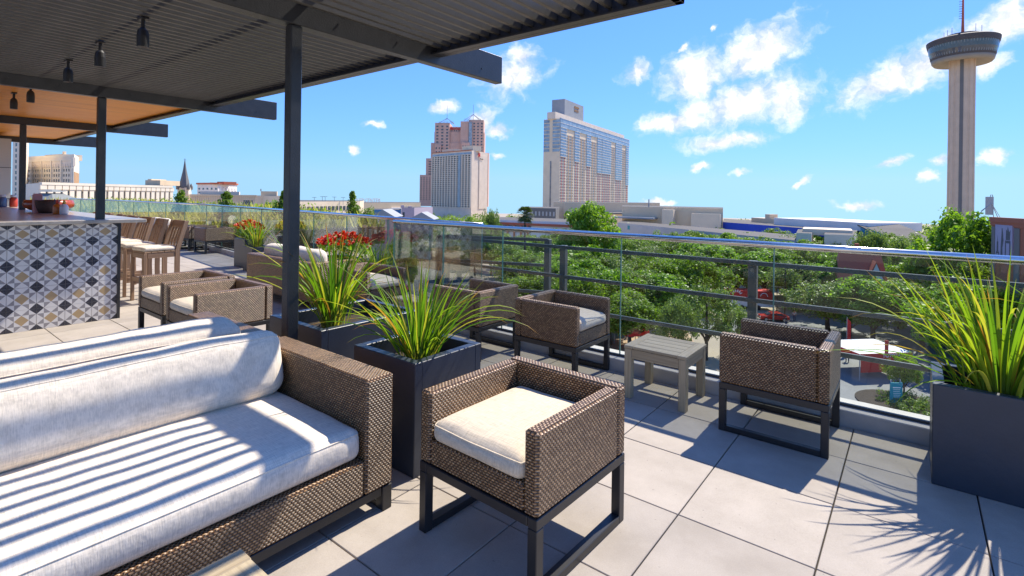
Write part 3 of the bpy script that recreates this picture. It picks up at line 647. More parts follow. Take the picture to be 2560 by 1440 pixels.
for c in range(7):
    for r_ in range(5):
        z = BT - 0.125 + TS / 2 - (r_ + 1) * TS
        sc = (1, 0.985, 0.985)
        if z < 0: z, sc = 0.002, (1, 0.985, (BT - 0.125 + TS / 2 - r_ * TS - 0.004) / TS)
        if r_ == 0: sc = (1, 0.985, (BT - 0.047 - z) / TS)
        if BY1 - (c + 1) * TS > BY0 - 0.01: inst('tile', tmesh, bar, Vector((BXE - 0.014, BY1 - c * TS - 0.001, z)) - bo, (0, 0, 0), sc)
# ---- bar stools
def make_stool(label):
    t = thing('bar_stool', label, 'bar stool', (0, 0, 0), 0, 'teak bar stools along the bar'); w, d, h = 0.46, 0.46, 0.72; q = 0.021
    for s in (-1, 1):
        x = s * (w / 2 - q)
        MB().box(x - q, x + q, -d / 2, -d / 2 + 2 * q, 0, h - 0.001, 0.004).obj('leg', 'stoolwood', t)
        m = MB(); n = 7
        for i in range(n):                              # rear leg that leans back into the back post
            pass
        pts = [(x, d / 2 - 0.005, 0.0), (x, d / 2 - 0.02, 0.40), (x, d / 2 - 0.02, 0.74), (x, d / 2 + 0.05, 1.0), (x, d / 2 + 0.10, 1.17)]
        b0 = len(m.v)
        for (px_, py_, pz_) in pts:
            for (ax, ay) in ((-q, -0.03), (q, -0.03), (q, 0.03), (-q, 0.03)): m.v.append((px_ + ax, py_ + ay, pz_))
        for i in range(len(pts) - 1):
            for j in range(4):
                j2 = (j + 1) % 4; a = b0 + i * 4; m.face((a + j, a + j2, a + 4 + j2, a + 4 + j), [(pts[i][2], j * .05), (pts[i][2], j * .05 + .05), (pts[i + 1][2], j * .05 + .05), (pts[i + 1][2], j * .05)])
        m.face((b0 + 3, b0 + 2, b0 + 1, b0)); e = b0 + 4 * (len(pts) - 1); m.face((e, e + 1, e + 2, e + 3)); m.obj('leg', 'stoolwood', t)
        MB().box(x - 0.014, x + 0.014, -d / 2 + 0.05, d / 2 - 0.055, 0.24, 0.29, 0.003).obj('stretcher', 'stoolwood', t)
        MB().box(x - 0.016, x + 0.016, -d / 2 + 0.05, d / 2 - 0.055, h - 0.075, h - 0.002, 0.003).obj('apron', 'stoolwood', t)
    MB().box(-w / 2 + 0.05, w / 2 - 0.05, -d / 2 + 0.006, -d / 2 + 0.036, 0.30, 0.36, 0.003).obj('foot_rest', 'stoolwood', t)
    MB().box(-w / 2 + 0.05, w / 2 - 0.05, -d / 2 + 0.006, -d / 2 + 0.036, h - 0.075, h - 0.002, 0.003).obj('apron', 'stoolwood', t)
    MB().box(-w / 2 + 0.05, w / 2 - 0.05, d / 2 - 0.035, d / 2 - 0.005, h - 0.06, h + 0.02, 0.003).obj('apron', 'stoolwood', t)
    for k in range(5):
        y = -d / 2 + 0.01 + k * 0.085; MB().box(-w / 2 + 0.002, w / 2 - 0.002, y, y + 0.078, h, h + 0.018, 0.003).obj('seat_slat', 'stoolwood', t)
    top = MB().box(-w / 2 + 0.047, w / 2 - 0.047, -0.016, 0.016, -0.055, 0.055, 0.006).obj('top_rail', 'stoolwood', t, loc=(0, d / 2 + 0.088, 1.12)); top.rotation_euler = (R(-17), 0, 0)
    for k in range(4):
        x = -w / 2 + 0.10 + k * 0.09
        b = MB().box(-0.022, 0.022, -0.008, 0.008, -0.175, 0.17, 0.003).obj('back_slat', 'stoolwood', t, loc=(x, d / 2 + 0.028, 0.90)); b.rotation_euler = (R(-15), 0, 0)
    inst('cushion', cushion_mesh('stool_cushion', w - 0.02, d - 0.05, 0.065, 0.03, 0.012, 'linen', (6, 6, 3)), t, (0, -0.02, h + 0.019)); return t
st = make_stool('teak bar stool nearest the camera at the tiled bar end'); st.location = (-8.86, 2.76, 0); st.rotation_euler = (0, 0, R(4))
for k, lb in enumerate(('second teak bar stool from the bar end', 'third teak bar stool from the bar end', 'fourth teak bar stool from the bar end', 'fifth teak bar stool along the bar', 'sixth teak bar stool along the bar', 'farthest teak bar stool along the bar')):
    dup(st, (-9.62 - 0.72 * k, 2.76 + 0.02 * (k % 2), 0), R((-3, 5, 0, -4, 3, 2)[k]), lb)
# ---- things on the bar
M['terracotta'] = plain('red_glaze', (0.35, 0.06, 0.02), 0.25, 0.3, 14); M['pink'] = plain('pink_box', (0.55, 0.25, 0.25), 0.5, 0.2); M['basket'] = plain('dark_basket', (0.06, 0.025, 0.015), 0.6, 0.4, 40, bump=0.8, bscale=120)
M['orange'] = plain('orange_sauce', (0.55, 0.16, 0.02), 0.3, 0.1); M['bottle_white'] = plain('white_bottle', (0.6, 0.6, 0.66), 0.35, 0.1); M['blueglass'] = plain('blue_jar', (0.10, 0.15, 0.28), 0.2, 0.2); M['capred'] = plain('red_cap', (0.5, 0.05, 0.02), 0.4); M['capyellow'] = plain('yellow_cap', (0.55, 0.33, 0.04), 0.4)
def on_bar(px, py): p = atz(px, py, BT); return (p.x, p.y, BT + 0.001)
def jar(name, label, cat, loc, prof, mat, cap=None, capm=None):
    t = thing(name, label, cat, loc, 0); m = MB(); m.lathe(prof, 20); m.obj('body', mat, t, True)
    if cap: m = MB(); m.lathe(cap, 16); m.obj('cap', capm, t, True)
BZ = on_bar(105, 531)
jar('clay_bowl', 'large glossy red clay bowl on the bar behind the bottles', 'bowl', on_bar(122, 529), [(0.12, 0), (0.24, 0.03), (0.32, 0.08), (0.33, 0.13), (0.31, 0.19), (0.28, 0.195), (0.25, 0.13), (0.1, 0.04)], 'terracotta')
jar('basket', 'dark woven basket in the middle of the bar clutter', 'basket', on_bar(118, 533), [(0.10, 0), (0.13, 0.08), (0.15, 0.2), (0.14, 0.2), (0.1, 0.04)], 'basket')
t = thing('napkin_box', 'pink carton standing upright at the left of the bar clutter', 'box', on_bar(93, 533)); MB().box(-0.06, 0.06, -0.05, 0.05, 0, 0.28, 0.004).obj('carton', 'pink', t); MB().box(-0.05, 0.05, -0.04, 0.04, 0.281, 0.30).obj('flap', 'pink', t)
pb = [(0.048, 0), (0.052, 0.01), (0.052, 0.11), (0.04, 0.14), (0.018, 0.155)]; pc = [(0.02, 0.156), (0.02, 0.185), (0.007, 0.21), (0.006, 0.22)]
jar('sauce_bottle', 'orange sauce bottle with red cap on the bar edge', 'bottle', on_bar(143, 536), pb, 'orange', pc, 'capred')
jar('sauce_bottle', 'white squeeze bottle with yellow cap on the bar edge', 'bottle', on_bar(160, 536.5), pb, 'bottle_white', pc, 'capyellow')
jar('sauce_bottle', 'blue-white squeeze bottle behind the orange sauce bottle', 'bottle', on_bar(136, 532), pb, 'bottle_white', pc, 'blueglass')
jar('orange_pot', 'orange ceramic pot at the left edge of the picture on the bar', 'pot', (-14.4, 1.25, BT + 0.001), [(0.09, 0), (0.15, 0.06), (0.16, 0.15), (0.12, 0.24), (0.09, 0.25)], 'orange')
for k in range(3): jar('glass_jar', ('clear blue jar left of three behind the far post', 'clear blue jar between its two neighbours behind the far post', 'red-filled jar right of three behind the far post')[k], 'jar', (-14.7, 1.72 + 0.16 * k, BT + 0.001), [(0.06, 0), (0.065, 0.02), (0.065, 0.16), (0.045, 0.2)], ('blueglass', 'blueglass', 'capred')[k], [(0.047, 0.201), (0.047, 0.25)], 'bottle_white')
# pale wall panel at the left end of the bar, grey hip roof behind it
w0 = MB(); w0.box(-17.6, -16.2, -2.5, 2.2, 0, 2.76); wl = w0.obj('wall', plain('pale_panel', (0.50, 0.49, 0.47), 0.6, 0.06, 1)); tag(wl, 'pale grey panelled wall at the left end of the bar', 'wall')
for z in (0.7, 1.4, 2.1): MB().box(-16.199, -16.194, -2.5, 2.2, z, z + 0.012).obj('panel_joint', 'joint', wl)
# ---- lounge by the further balustrade
t = thing('sofa', 'wicker sofa with pale cushions beyond the pergola post, its side to the camera', 'sofa', (-7.35, 4.25, 0), 0)
MB().box(-0.95, 0.95, -0.42, -0.30, 0.12, 0.66, 0.012, wick=True).obj('backrest', 'wicker', t)
for s in (-1, 1): MB().box(s * 0.95, s * 0.80, -0.298, 0.45, 0.12, 0.655, 0.012, wick=True).obj('arm', 'wicker', t)
MB().box(-0.798, 0.798, -0.298, 0.44, 0.12, 0.33, 0.01, wick=True).obj('seat_base', 'wicker', t)
inst('seat_cushion', cushion_mesh('seat_cushion', 1.58, 0.72, 0.14, 0.06, 0.02, 'linen', (14, 8, 3)), t, (0, 0.07, 0.331))
inst('bolster', cushion_mesh('bolster', 1.55, 0.22, 0.34, 0.10, 0.01, 'linen', (16, 4, 6), seed=5), t, (0, -0.16, 0.47))
for x in (-0.9, 0.9):
    for y in (-0.38, 0.41): MB().box(x - .03, x + .03, y - .03, y + .03, 0, 0.119).obj('leg', 'blackmetal', t)
def flower_pot(loc, sx, sy, label, seed, n=150, r=0.3):
    p = planter((loc[0], loc[1], 0), sx, sy, 0.62, label.replace('red-flowering plant', 'slate planter under the red flowers')); rg = random.Random(seed)
    t = thing('flowering_plant', label, 'flowers', (loc[0], loc[1], 0.50), 0, 'red flowers by the balustrade'); m, l = MB(), MB()
    for k in range(n):
        a = rg.uniform(0, 6.28); rr = r * math.sqrt(rg.random()); z = 0.34 + 0.14 * (1 - (rr / r) ** 2) + rg.uniform(-.04, .05); c = Vector((rr * math.cos(a), rr * math.sin(a), z))
        for q in range(4):
            d1 = Vector((rg.uniform(-1, 1), rg.uniform(-1, 1), rg.uniform(-.4, 1))).normalized(); d2 = d1.cross(Vector((rg.uniform(-1, 1), rg.uniform(-1, 1), 1))).normalized(); s = rg.uniform(.018, .034)
            m.poly([c + d1 * s, c + d2 * s, c - d1 * s, c - d2 * s])
        c2 = c - Vector((0, 0, rg.uniform(.04, .22))); d1 = Vector((rg.uniform(-1, 1), rg.uniform(-1, 1), rg.uniform(-.5, .8))).normalized(); d2 = d1.cross(Vector((0.3, 0.2, 1))).normalized()
        l.poly([c2 + d1 * .06, c2 + d2 * .03, c2 - d1 * .06, c2 - d2 * .03])
        if k < 40: l.tube([(c.x * .2, c.y * .2, 0), tuple(c)], 0.004, 4, False)
    m.obj('petals', 'petal', t)['kind'] = 'stuff'; l.obj('foliage', 'bright', t)['kind'] = 'stuff'
flower_pot((-7.0, 4.72), 1.0, 0.4, 'red-flowering plant above the wicker seats by the further glass', 5, 230, 0.42)
flower_pot((-11.5, 5.35), 0.5, 0.4, 'red-flowering plant left of the pergola post', 6, 140, 0.3)
strap_plant((-6.15, 4.70, 0.45), 'fine yellow-green grass beside the red flowers', 90, 0.62, 55, 0.14, 0.012, 1.2)
planter((-6.15, 4.70, 0), 0.5, 0.36, 0.5, 'small slate planter under the fine grass beside the red flowers')
strap_plant((-10.8, 5.2, 0.45), 'fine yellow-green grass left of the pergola post', 90, 0.85, 56, 0.14, 0.014, 1.0)
planter((-10.8, 5.2, 0), 0.4, 0.4, 0.5, 'small slate planter holding grass left of the pergola post')
# far lounge sofa and planting bed
t = thing('sofa', 'distant wicker sofa with white cushions in front of the yellow grasses', 'sofa', (-17.6, 5.6, 0), R(8))
MB().box(-1.0, 1.0, -0.42, -0.30, 0.2, 0.66, 0.012, wick=True).obj('backrest', 'wicker', t)
for s in (-1, 1): MB().box(s * 1.0, s * 0.86, -0.298, 0.42, 0.2, 0.655, 0.012, wick=True).obj('arm', 'wicker', t)
MB().box(-0.858, 0.858, -0.298, 0.41, 0.2, 0.36, 0.01, wick=True).obj('seat_base', 'wicker', t)
inst('seat_cushion', cushion_mesh('seat_cushion', 1.7, 0.68, 0.14, 0.06, 0.02, 'linen', (10, 6, 3)), t, (0, 0.06, 0.361))
inst('bolster', cushion_mesh('bolster', 1.66, 0.22, 0.4, 0.10, 0.01, 'linen', (10, 4, 6), seed=5), t, (0, -0.17, 0.45))
for x in (-0.95, 0.95):
    for y in (-0.38, 0.38): MB().box(x - .03, x + .03, y - .03, y + .03, 0, 0.199).obj('leg', 'blackmetal', t)
bd = MB(); bd.prism([(-17.2, 6.55), (-17.2, 13.5), (-46, 15), (-46, 6.5)], -0.38, 0.30); tag(bd.obj('planting_bed', 'soil'), kind='structure')
rg = random.Random(9); gm = MB(); lowm = MB()
for k in range(5200):
    x, y = rg.uniform(-45, -17.3), rg.uniform(6.7, 13.3); hgt = rg.uniform(0.45, 0.95) * (0.75 if x > -20 else 1); a = rg.uniform(0, 6.28); b = Vector((x, y, 0.3)); tip = b + Vector((math.cos(a) * .35, math.sin(a) * .35, hgt)) * rg.uniform(.7, 1.1); sdv = Vector((-math.sin(a), math.cos(a), 0)) * 0.03
    mid = b.lerp(tip, .55) + Vector((0, 0, .1)); gm.poly([b - sdv, b + sdv, mid + sdv, mid - sdv]); gm.poly([mid - sdv, mid + sdv, tip])
tag(gm.obj('ornamental_grass', 'drygrass'), 'yellow ornamental grasses filling the roof planting bed', 'grass', kind='stuff')
for k in range(14000):
    x = rg.uniform(-45, -18.5); y = rg.uniform(9.5, 13.3); z = 0.3 + min(.75, abs(rg.gauss(0.2, .22))) * (0.7 + .5 * math.sin(x * 1.3) ** 2); d1 = Vector((rg.uniform(-1, 1), rg.uniform(-1, 1), rg.uniform(-1, 1))).normalized(); d2 = d1.cross(Vector((.1, .4, 1))).normalized(); c = Vector((x, y, z))
    lowm.poly([c + d1 * .09, c + d2 * .05, c - d1 * .09, c - d2 * .05])
tag(lowm.obj('ground_cover', 'oak'), 'low green shrubs along the back of the planting bed', 'shrubs', kind='stuff')
def leaf_cloud(mb, rg, clumps, per, size, flat=0.0):
    for (c, r) in clumps:
        for k in range(per):
            v = Vector((rg.gauss(0, 1), rg.gauss(0, 1), rg.gauss(0, 1))).normalized(); p = Vector(c) + v * (r * rg.uniform(0.35, 1.0) ** 0.6)
            n = (v + Vector((rg.gauss(0, .8), rg.gauss(0, .8), rg.gauss(0, .8) + .4))).normalized(); a = n.cross(Vector((rg.uniform(-1, 1), rg.uniform(-1, 1), rg.uniform(-1, 1)))).normalized(); b = n.cross(a); s = size * rg.uniform(.6, 1.25)
            mb.poly([p + a * s, p + b * s * .55, p - a * s, p - b * s * .55])
def column_shrub(loc, h, r, label, seed):
    t = thing('columnar_shrub', label, 'shrub', loc, 0, 'columnar shrubs in the planting bed'); rg = random.Random(seed); m = MB(); cl = []
    for k in range(46):
        z = rg.uniform(0.1, 1) * h; w = r * (1 - (z / h) ** 2.2) + .04; a = rg.uniform(0, 6.28); q = rg.uniform(0, .7) * w; cl.append(((q * math.cos(a), q * math.sin(a), z), w * .5 + .06))
    leaf_cloud(m, rg, cl, 42, 0.05); f = m.obj('foliage', 'oak', t); f['kind'] = 'stuff'; MB().tube([(0, 0, -0.05), (0.02, 0, h * .9)], [.035, .01], 6).obj('stem', 'bark', t)
column_shrub((-21.2, 7.4, 0.3), 1.35, 0.42, 'slim dark shrub in the bed in front of the church steeple', 1)
column_shrub((-17.7, 7.5, 0.3), 1.3, 0.42, 'slim dark shrub standing between the distant wicker seats', 2)
column_shrub((-19.5, 10.4, 0.3), 1.4, 0.4, 'slim shrub just left of the pergola post', 3)
column_shrub((-18.6, 12.9, 0.3), 1.4, 0.28, 'thin shrub showing just right of the pergola post', 4)

# ================================================================== THE CITY BELOW
def hy(px): return HOR + math.tan(ROLL) * (px - CXP)
def gp(px, F): p = atf(px, HOR, F); return Vector((p.x, p.y))            # plan position on a sight line
def zh(py, px, F): return EYE - (py - hy(px)) / FPX * F                  # height seen at a row
def frame(A, B):                                                         # x along A->B, y away from the viewer
    d = (B - A).normalized(); n = Vector((-d.y, d.x))
    if n.dot(A + B) < 0: n = -n
    return Matrix(((d.x, n.x, 0, A.x), (d.y, n.y, 0, A.y), (0, 0, 1, 0), (0, 0, 0, 1)))
G_ = plain
for nm, c in (('pinkwall', (0.64, 0.4, 0.3)), ('beige', (0.74, 0.61, 0.48)), ('tan', (0.7, 0.53, 0.34)), ('sand', (0.78, 0.62, 0.43)), ('offwhite', (0.76, 0.71, 0.66)), ('greywall', (0.42, 0.415, 0.4)), ('paleblock', (0.74, 0.64, 0.5)),
              ('brick', (0.34, 0.11, 0.06)), ('redroof', (0.48, 0.12, 0.06)), ('bluemetal', (0.015, 0.06, 0.42)), ('bluebright', (0.02, 0.16, 0.42)), ('lilac', (0.44, 0.36, 0.42)), ('steelgrey', (0.32, 0.33, 0.34)), ('shaft', (0.6, 0.45, 0.32)),
              ('poddark', (0.075, 0.065, 0.062)), ('podbase', (0.3, 0.245, 0.18)), ('stonegrey', (0.16, 0.15, 0.14)), ('redpaint', (0.55, 0.02, 0.02)), ('orangeband', (0.50, 0.17, 0.08)), ('tealsign', (0.01, 0.25, 0.30)), ('white', (0.75, 0.74, 0.72)), ('redpanel', (0.42, 0.07, 0.05)), ('ochre', (0.42, 0.24, 0.11))):
    M[nm] = G_(nm, c, 0.75, 0.10, 0.12, dirt=0.15)
M['winglass'] = plain('window_glass', (0.06, 0.075, 0.09), 0.12, 0.25, 0.5, spec=0.8); M['hotelglass'] = plain('hotel_glass', (0.20, 0.20, 0.20), 0.2, 0.5, 0.3); M['skyglass'] = plain('sky_glass', (0.27, 0.34, 0.39), 0.12, 0.45, 0.22, spec=0.7); M['tealglass'] = plain('teal_glass', (0.05, 0.30, 0.36), 0.1, 0.3, 0.4, spec=0.9)
def grid(mb, fr, x0, x1, z0, z1, nx, nz, pier, span, dep, skipx=()):
    """piers and spandrels standing proud of the glass behind them"""
    wx, wz = (x1 - x0) / nx, (z1 - z0) / nz
    for i in range(nx + 1): mb.box(x0 + i * wx - pier * wx / 2, x0 + i * wx + pier * wx / 2, -dep, 0.0, z0, z1, mat=fr)
    for k in range(nz + 1): mb.box(x0, x1, -dep * 0.85, 0.0, z0 + k * wz - span * wz / 2, z0 + k * wz + span * wz / 2, mat=fr)
M['flatroof'] = plain('flat_roof', (0.10, 0.09, 0.08), 0.9, 0.2, 0.2)
def block(t, name, foot, z0, z1, mat):
    m = MB(); m.prism([tuple(p) for p in foot], z0 - 45, z1); m.mi[-1] = 1; return m.obj(name, [mat, 'flatroof'], t)
# ---- ground, streets
gm = MB(); rings = [0, 120, 200, 300, 450, 700, 1100, 1800, 3200, 6000]; NS = 48   # the land falls gently away from the terrace
for rr in rings:
    for j in range(NS): a = 2 * math.pi * j / NS; gm.v.append((rr * math.cos(a), rr * math.sin(a), GROUND - max(0, rr - 200) * 0.030))
for i in range(len(rings) - 1):
    for j in range(NS): j2 = (j + 1) % NS; gm.face((i * NS + j, (i + 1) * NS + j, (i + 1) * NS + j2, i * NS + j2) if i else (j, NS + j, NS + j2))
def gz(p): return GROUND - max(0, p.length - 200) * 0.030
tag(gm.obj('ground', plain('city_ground', (0.36, 0.30, 0.22), 0.9, 0.3, 0.03)), kind='structure')
def patch(name, pts, dz, mat):
    m = MB(); m.poly([(*gp(px, F), GROUND + dz) for px, F in pts]); return tag(m.obj(name, mat), kind='structure')
M['asphalt'] = plain('pale_asphalt', (0.20, 0.20, 0.195), 0.9, 0.2, 0.25, dirt=0.5); M['plaza'] = plain('tan_plaza', (0.44, 0.30, 0.19), 0.9, 0.15, 0.2)  # asphalt is an even light grey with random dirt
M['walk'] = plain('pale_walk', (0.42, 0.39, 0.34), 0.9, 0.12, 0.4)
def pF(py, px): return (EYE - GROUND) * FPX / (py - hy(px))               # distance of the ground seen at a row
patch('street', [(1700, 84), (1900, 86), (2120, 92), (2330, 84), (2620, 72), (2700, 36), (2100, 40), (2060, 52), (1890, 70)], 0.02, 'asphalt')
patch('plaza', [(1200, 60), (1560, 90), (1700, 84), (1760, 66), (1700, 52), (1500, 40), (1150, 38)], 0.024, 'plaza')
patch('park_path', [(1740, 96), (2080, 104), (2080, 98), (1740, 90)], 0.028, 'walk')
patch('car_park', [(760, 120), (1300, 120), (1300, 92), (760, 92)], 0.02, 'asphalt')
patch('sidewalk', [(1950, 47), (2330, 44), (2340, 36), (1930, 38)], 0.03, 'walk')
# ---- far hotels
t = thing('hotel_tower', 'beige slab hotel with a grid of dark balconies and red emblem', 'hotel', (*gp(1178, 800), GROUND)); t0 = Vector(t.location)
A, B, C = gp(1080, 868), gp(1178, 800), gp(1218, 845); D_ = A + (C - B); zt = zh(376, 1178, 800); L = (B - A).length; fr = Matrix.Translation(-t0) @ frame(A, B)
cfoot = [p - t0.xy for p in (A, B, C, D_)]
block(t, 'core', cfoot, 0, zt - GROUND, 'beige')
m = MB(); m.box(0.6, L - 1.0, -0.25, -0.05, GROUND + 2, zt - 6.5, mat=fr); m.obj('balcony_recess', 'winglass', t)
m = MB(); fr2 = fr @ Matrix.Translation((0, -0.25, 0)); grid(m, fr2, 0.3, L - 0.7, GROUND + 2, zt - 6.2, 14, 26, 0.24, 0.34, 1.6); m.obj('balcony_grid', 'paleblock', t)['kind'] = 'stuff'
m = MB(); m.box(L * .695, L * .755, -1.95, -1.9, GROUND + 2, zt - 6.5, mat=fr); m.obj('window_strip', 'skyglass', t)
m = MB(); m.box(0.4, L - 0.5, -0.6, -0.05, zt - 5.2, zt - 2.6, mat=fr); m.obj('window_band', 'skyglass', t)
m = MB(); m.box(-0.4, L + 0.2, -0.9, 0.5, zt - 0.2, zt + 1.2, mat=fr); m.obj('cornice', 'orangeband', t)
m = MB(); m.box(L * .18, L * .5, 6, 20, zt, zt + 5.5, mat=fr); m.obj('penthouse', 'sand', t); m = MB(); m.box(L * .72, L * .98, 4, 22, zt, zt + 8, mat=fr); m.obj('penthouse', 'sand', t)
fr3 = Matrix.Translation(-t0) @ frame(B, C); L3 = (C - B).length
m = MB(); m.box(L3 * .44, L3 * .5, -0.9, 0, GROUND, zt - 0.3, mat=fr3); m.box(L3 * .5, L3 * .97, -0.7, 0, GROUND, zt - 6, mat=fr3); m.obj('side_wall', 'beige', t)
em = text_mesh('emblem', 'M', 8.5, 'redpaint', 0.2, 0.25); o = inst('emblem', em, t); o.matrix_local = fr3 @ Matrix.Translation((L3 * .40, -1.6, zt - 6)) @ Matrix.Rotation(R(90), 4, 'X')
o = inst('lettering', text_mesh('lettering', 'Marriott', 3.0, 'blackmetal', 0.1, 0.05), t); o.matrix_local = fr3 @ Matrix.Translation((L3 * .55, -1.6, zt - 11.5)) @ Matrix.Rotation(R(90), 4, 'X')

t = thing('hotel_tower', 'pink stepped hotel tower with twin spired crowns', 'hotel', (*gp(1145, 980), GROUND)); t0 = Vector(t.location); FH = 980
A0, B0 = gp(1048, FH), gp(1218, FH); frp = Matrix.Translation(-t0) @ frame(A0, B0)
def xl(px): return (gp(px, FH) - A0).length * (1 if px >= 1048 else -1)
def pblock(name, p0, p1, pytop, y0, dep, mat='pinkwall', nx=0, nz=0, zb=None):
    z1 = zh(pytop, (p0 + p1) / 2, FH); z0 = zb if zb is not None else GROUND; m = MB(); m.box(xl(p0), xl(p1), y0, y0 + dep, z0, z1, mat=frp); m.obj(name, mat, t)
    if nx:
        w = MB(); zz0 = max(z0, zh(500, p0, FH)); wx = (xl(p1) - xl(p0)) / nx; wz = (z1 - 4 - zz0) / nz
        for i in range(nx):
            for k in range(nz): w.box(xl(p0) + wx * (i + .3), xl(p0) + wx * (i + .72), y0 - 0.35, y0 + 0.02, zz0 + wz * (k + .25), zz0 + wz * (k + .72), mat=frp)
        w.obj('windows', 'winglass', t)['kind'] = 'stuff'
pblock('tower_wing', 1048, 1076, 437, 4, 40, nx=4, nz=13); pblock('tower_wing', 1062, 1085, 395, 8, 40, nx=1, nz=16); pblock('tower_wing', 1073, 1200, 356, 12, 40, nx=0)
pblock('tower_shaft', 1081, 1208, 328, 14, 36); pblock('tower_shaft', 1110, 1152, 314, 16, 30, nx=7, nz=22)
pblock('crown', 1083, 1120, 305, 10, 44, nx=3, nz=24); pblock('crown', 1148, 1168, 302, 7, 40); pblock('crown', 1168, 1206, 298, 9, 44, nx=4, nz=26); pblock('crown_bay', 1169, 1177, 305, 5, 10, 'skyglass'); pblock('tower_wing', 1195, 1219, 380, 14, 36)
pblock('upper_terrace', 1085, 1100, 360, 2, 10, nx=2, nz=14); pblock('upper_terrace', 1152, 1172, 356, 1, 10, nx=3, nz=14)
for cx_, ap, base, wpx in ((1111, 291, 307, 20), (1178, 281, 300, 23)):
    m = MB(); z1 = zh(ap, cx_, FH); z0 = zh(base, cx_, FH); xc = xl(cx_); wv = wpx * FH / FPX
    for a in (-1, 1):
        for b in (0, 1): m.tube([frp @ Vector((xc, 24, z1)), frp @ Vector((xc + a * wv, 10 + b * 34, z0))], 0.5, 4)
    m.tube([frp @ Vector((xc, 24, z0)), frp @ Vector((xc, 24, zh(ap - 40 if cx_ < 1150 else ap - 25, cx_, FH)))], 0.45, 4); m.obj('spire', 'steelgrey', t)
    m = MB()
    for k in range(-9, 10): m.tube([frp @ Vector((xc + wv * k / 10, 9, z0 - 1)), frp @ Vector((xc + wv * k / 10, 9, z0 + 4))], 0.3, 4)
    m.obj('crown_fence', 'steelgrey', t)['kind'] = 'stuff'
o = inst('lettering', text_mesh('lettering', 'Marriott', 7, 'redpaint', 0.2, 0.15), t); o.matrix_local = frp @ Matrix.Translation((xl(1134), 14.2, zh(319, 1134, FH))) @ Matrix.Rotation(R(90), 4, 'X')

t = thing('hotel_tower', 'broad glass-topped hotel slab with red and ochre window panels', 'hotel', (*gp(1398, 560), GROUND)); t0 = Vector(t.location)
A, B, C = gp(1357, 570), gp(1398, 560), gp(1570, 765); zt = zh(287, 1398, 560); D_ = A + (C - B); L = (C - B).length; h = zt - GROUND
block(t, 'core', [p - t0.xy for p in (A, B, C, D_)], 0, h - 4, 'sand')
fr = Matrix.Translation(-t0) @ frame(B, C); frl = Matrix.Translation(-t0) @ frame(A, B); LL = (B - A).length
nr, bays = 30, [(0.0, .07, 'r'), (.07, .16, 'o'), (.16, .225, 'r'), (.225, .31, 'o'), (.31, .375, 'r'), (.375, .46, 'o'), (.46, .53, 'r'), (.53, .68, 'r'), (.68, .75, 'o'), (.75, .87, 'r'), (.87, .94, 'o'), (.94, 1.0, 'r')]
lev = (h - 14) / nr; zb0 = GROUND + 4
wg, wr, wo_, wb, bal = MB(), MB(), MB(), MB(), MB()
rg = random.Random(2)
glass_from = [0.55, 1.1, .52, 1.1, .47, 1.1, .43, .38, 1.1, .33, 1.1, .28]
glass_from = [18.5 - 8 * b[0] if b[2] == 'r' else 99 for b in bays]
for (a, b, k), gf in zip(bays, glass_from):
    x0, x1 = a * L + 1.2, b * L - 1.2; n = max(1, round((x1 - x0) / 8))
    for r_ in range(nr):
        z = zb0 + lev * r_
        if r_ >= gf and r_ < nr - 2 + 2:
            wb.box(x0 - .6, x1 + .6, -0.5, 0.02, z + 0.2, z + lev * .9, mat=fr); bal.box(x0 - .6, x1 + .6, -1.1, 0, z - .2, z + .2, mat=fr)
        elif r_ < nr - 3:
            for q in range(n):
                u0 = x0 + (x1 - x0) * q / n; u1 = x0 + (x1 - x0) * (q + 1) / n; s3 = (u1 - u0) / 3.2
                wg.box(u0, u0 + s3, -0.3, 0.02, z + lev * .3, z + lev * .8, mat=fr); (wr if k == 'r' else wo_).box(u0 + s3, u0 + 2 * s3, -0.35, 0.02, z + lev * .3, z + lev * .8, mat=fr); wg.box(u0 + 2 * s3, u0 + 3 * s3, -0.3, 0.02, z + lev * .3, z + lev * .8, mat=fr)
wb.box(-0.5, L + 0.3, -0.9, 0.3, zt - 13.5, zt - 8.6, mat=fr); wb.box(-0.5, L + .3, -0.9, .3, zt - 8.2, zt - 3.6, mat=fr)
bal.box(-0.6, L + .4, -1.3, 1, zt - 3.6, zt - 3.0, mat=fr); bal.box(-0.6, L + .4, -1.2, .4, zt - 8.6, zt - 8.2, mat=fr)
for k in range(9): wb.box(0.3, LL * .36, -0.4, 0.02, zt - 4 - lev * (k + 1) * 1.25, zt - 4 - lev * k * 1.25 - 1.0, mat=frl); wb.box(LL * .56, LL - .2, -0.4, 0.02, zt - 4 - lev * (k + 1) * 1.25, zt - 4 - lev * k * 1.25 - 1.0, mat=frl)
wg.box(LL * .42, LL * .5, -0.3, 0.02, GROUND + 6, zt - 50, mat=frl)
for o_, nm, mt in ((wg, 'window_panes', 'hotelglass'), (wr, 'red_panels', 'redpanel'), (wo_, 'ochre_panels', 'ochre'), (wb, 'glass_bands', 'skyglass'), (bal, 'balcony_slabs', 'offwhite')): o_.obj(nm, mt, t)['kind'] = 'stuff'
m = MB(); m.box(L * .10, L * .33, 6, 22, zt - 4, zh(250, 1430, 590), mat=fr); ph = m.obj('plant_tower', 'steelgrey', t)
m = MB(); m.box(-2, L * .97, 5, 15, zt - 4, zt + 3.5, mat=fr); m.obj('penthouse', 'beige', t)
ltm = text_mesh('lettering', 'GRAND\nHYATT', 4, 'ochre', 0.2, 0.02); o = inst('lettering', ltm, t); o.matrix_local = fr @ Matrix.Translation((L * .24, 5.8, zh(270, 1450, 600))) @ Matrix.Rotation(R(90), 4, 'X')

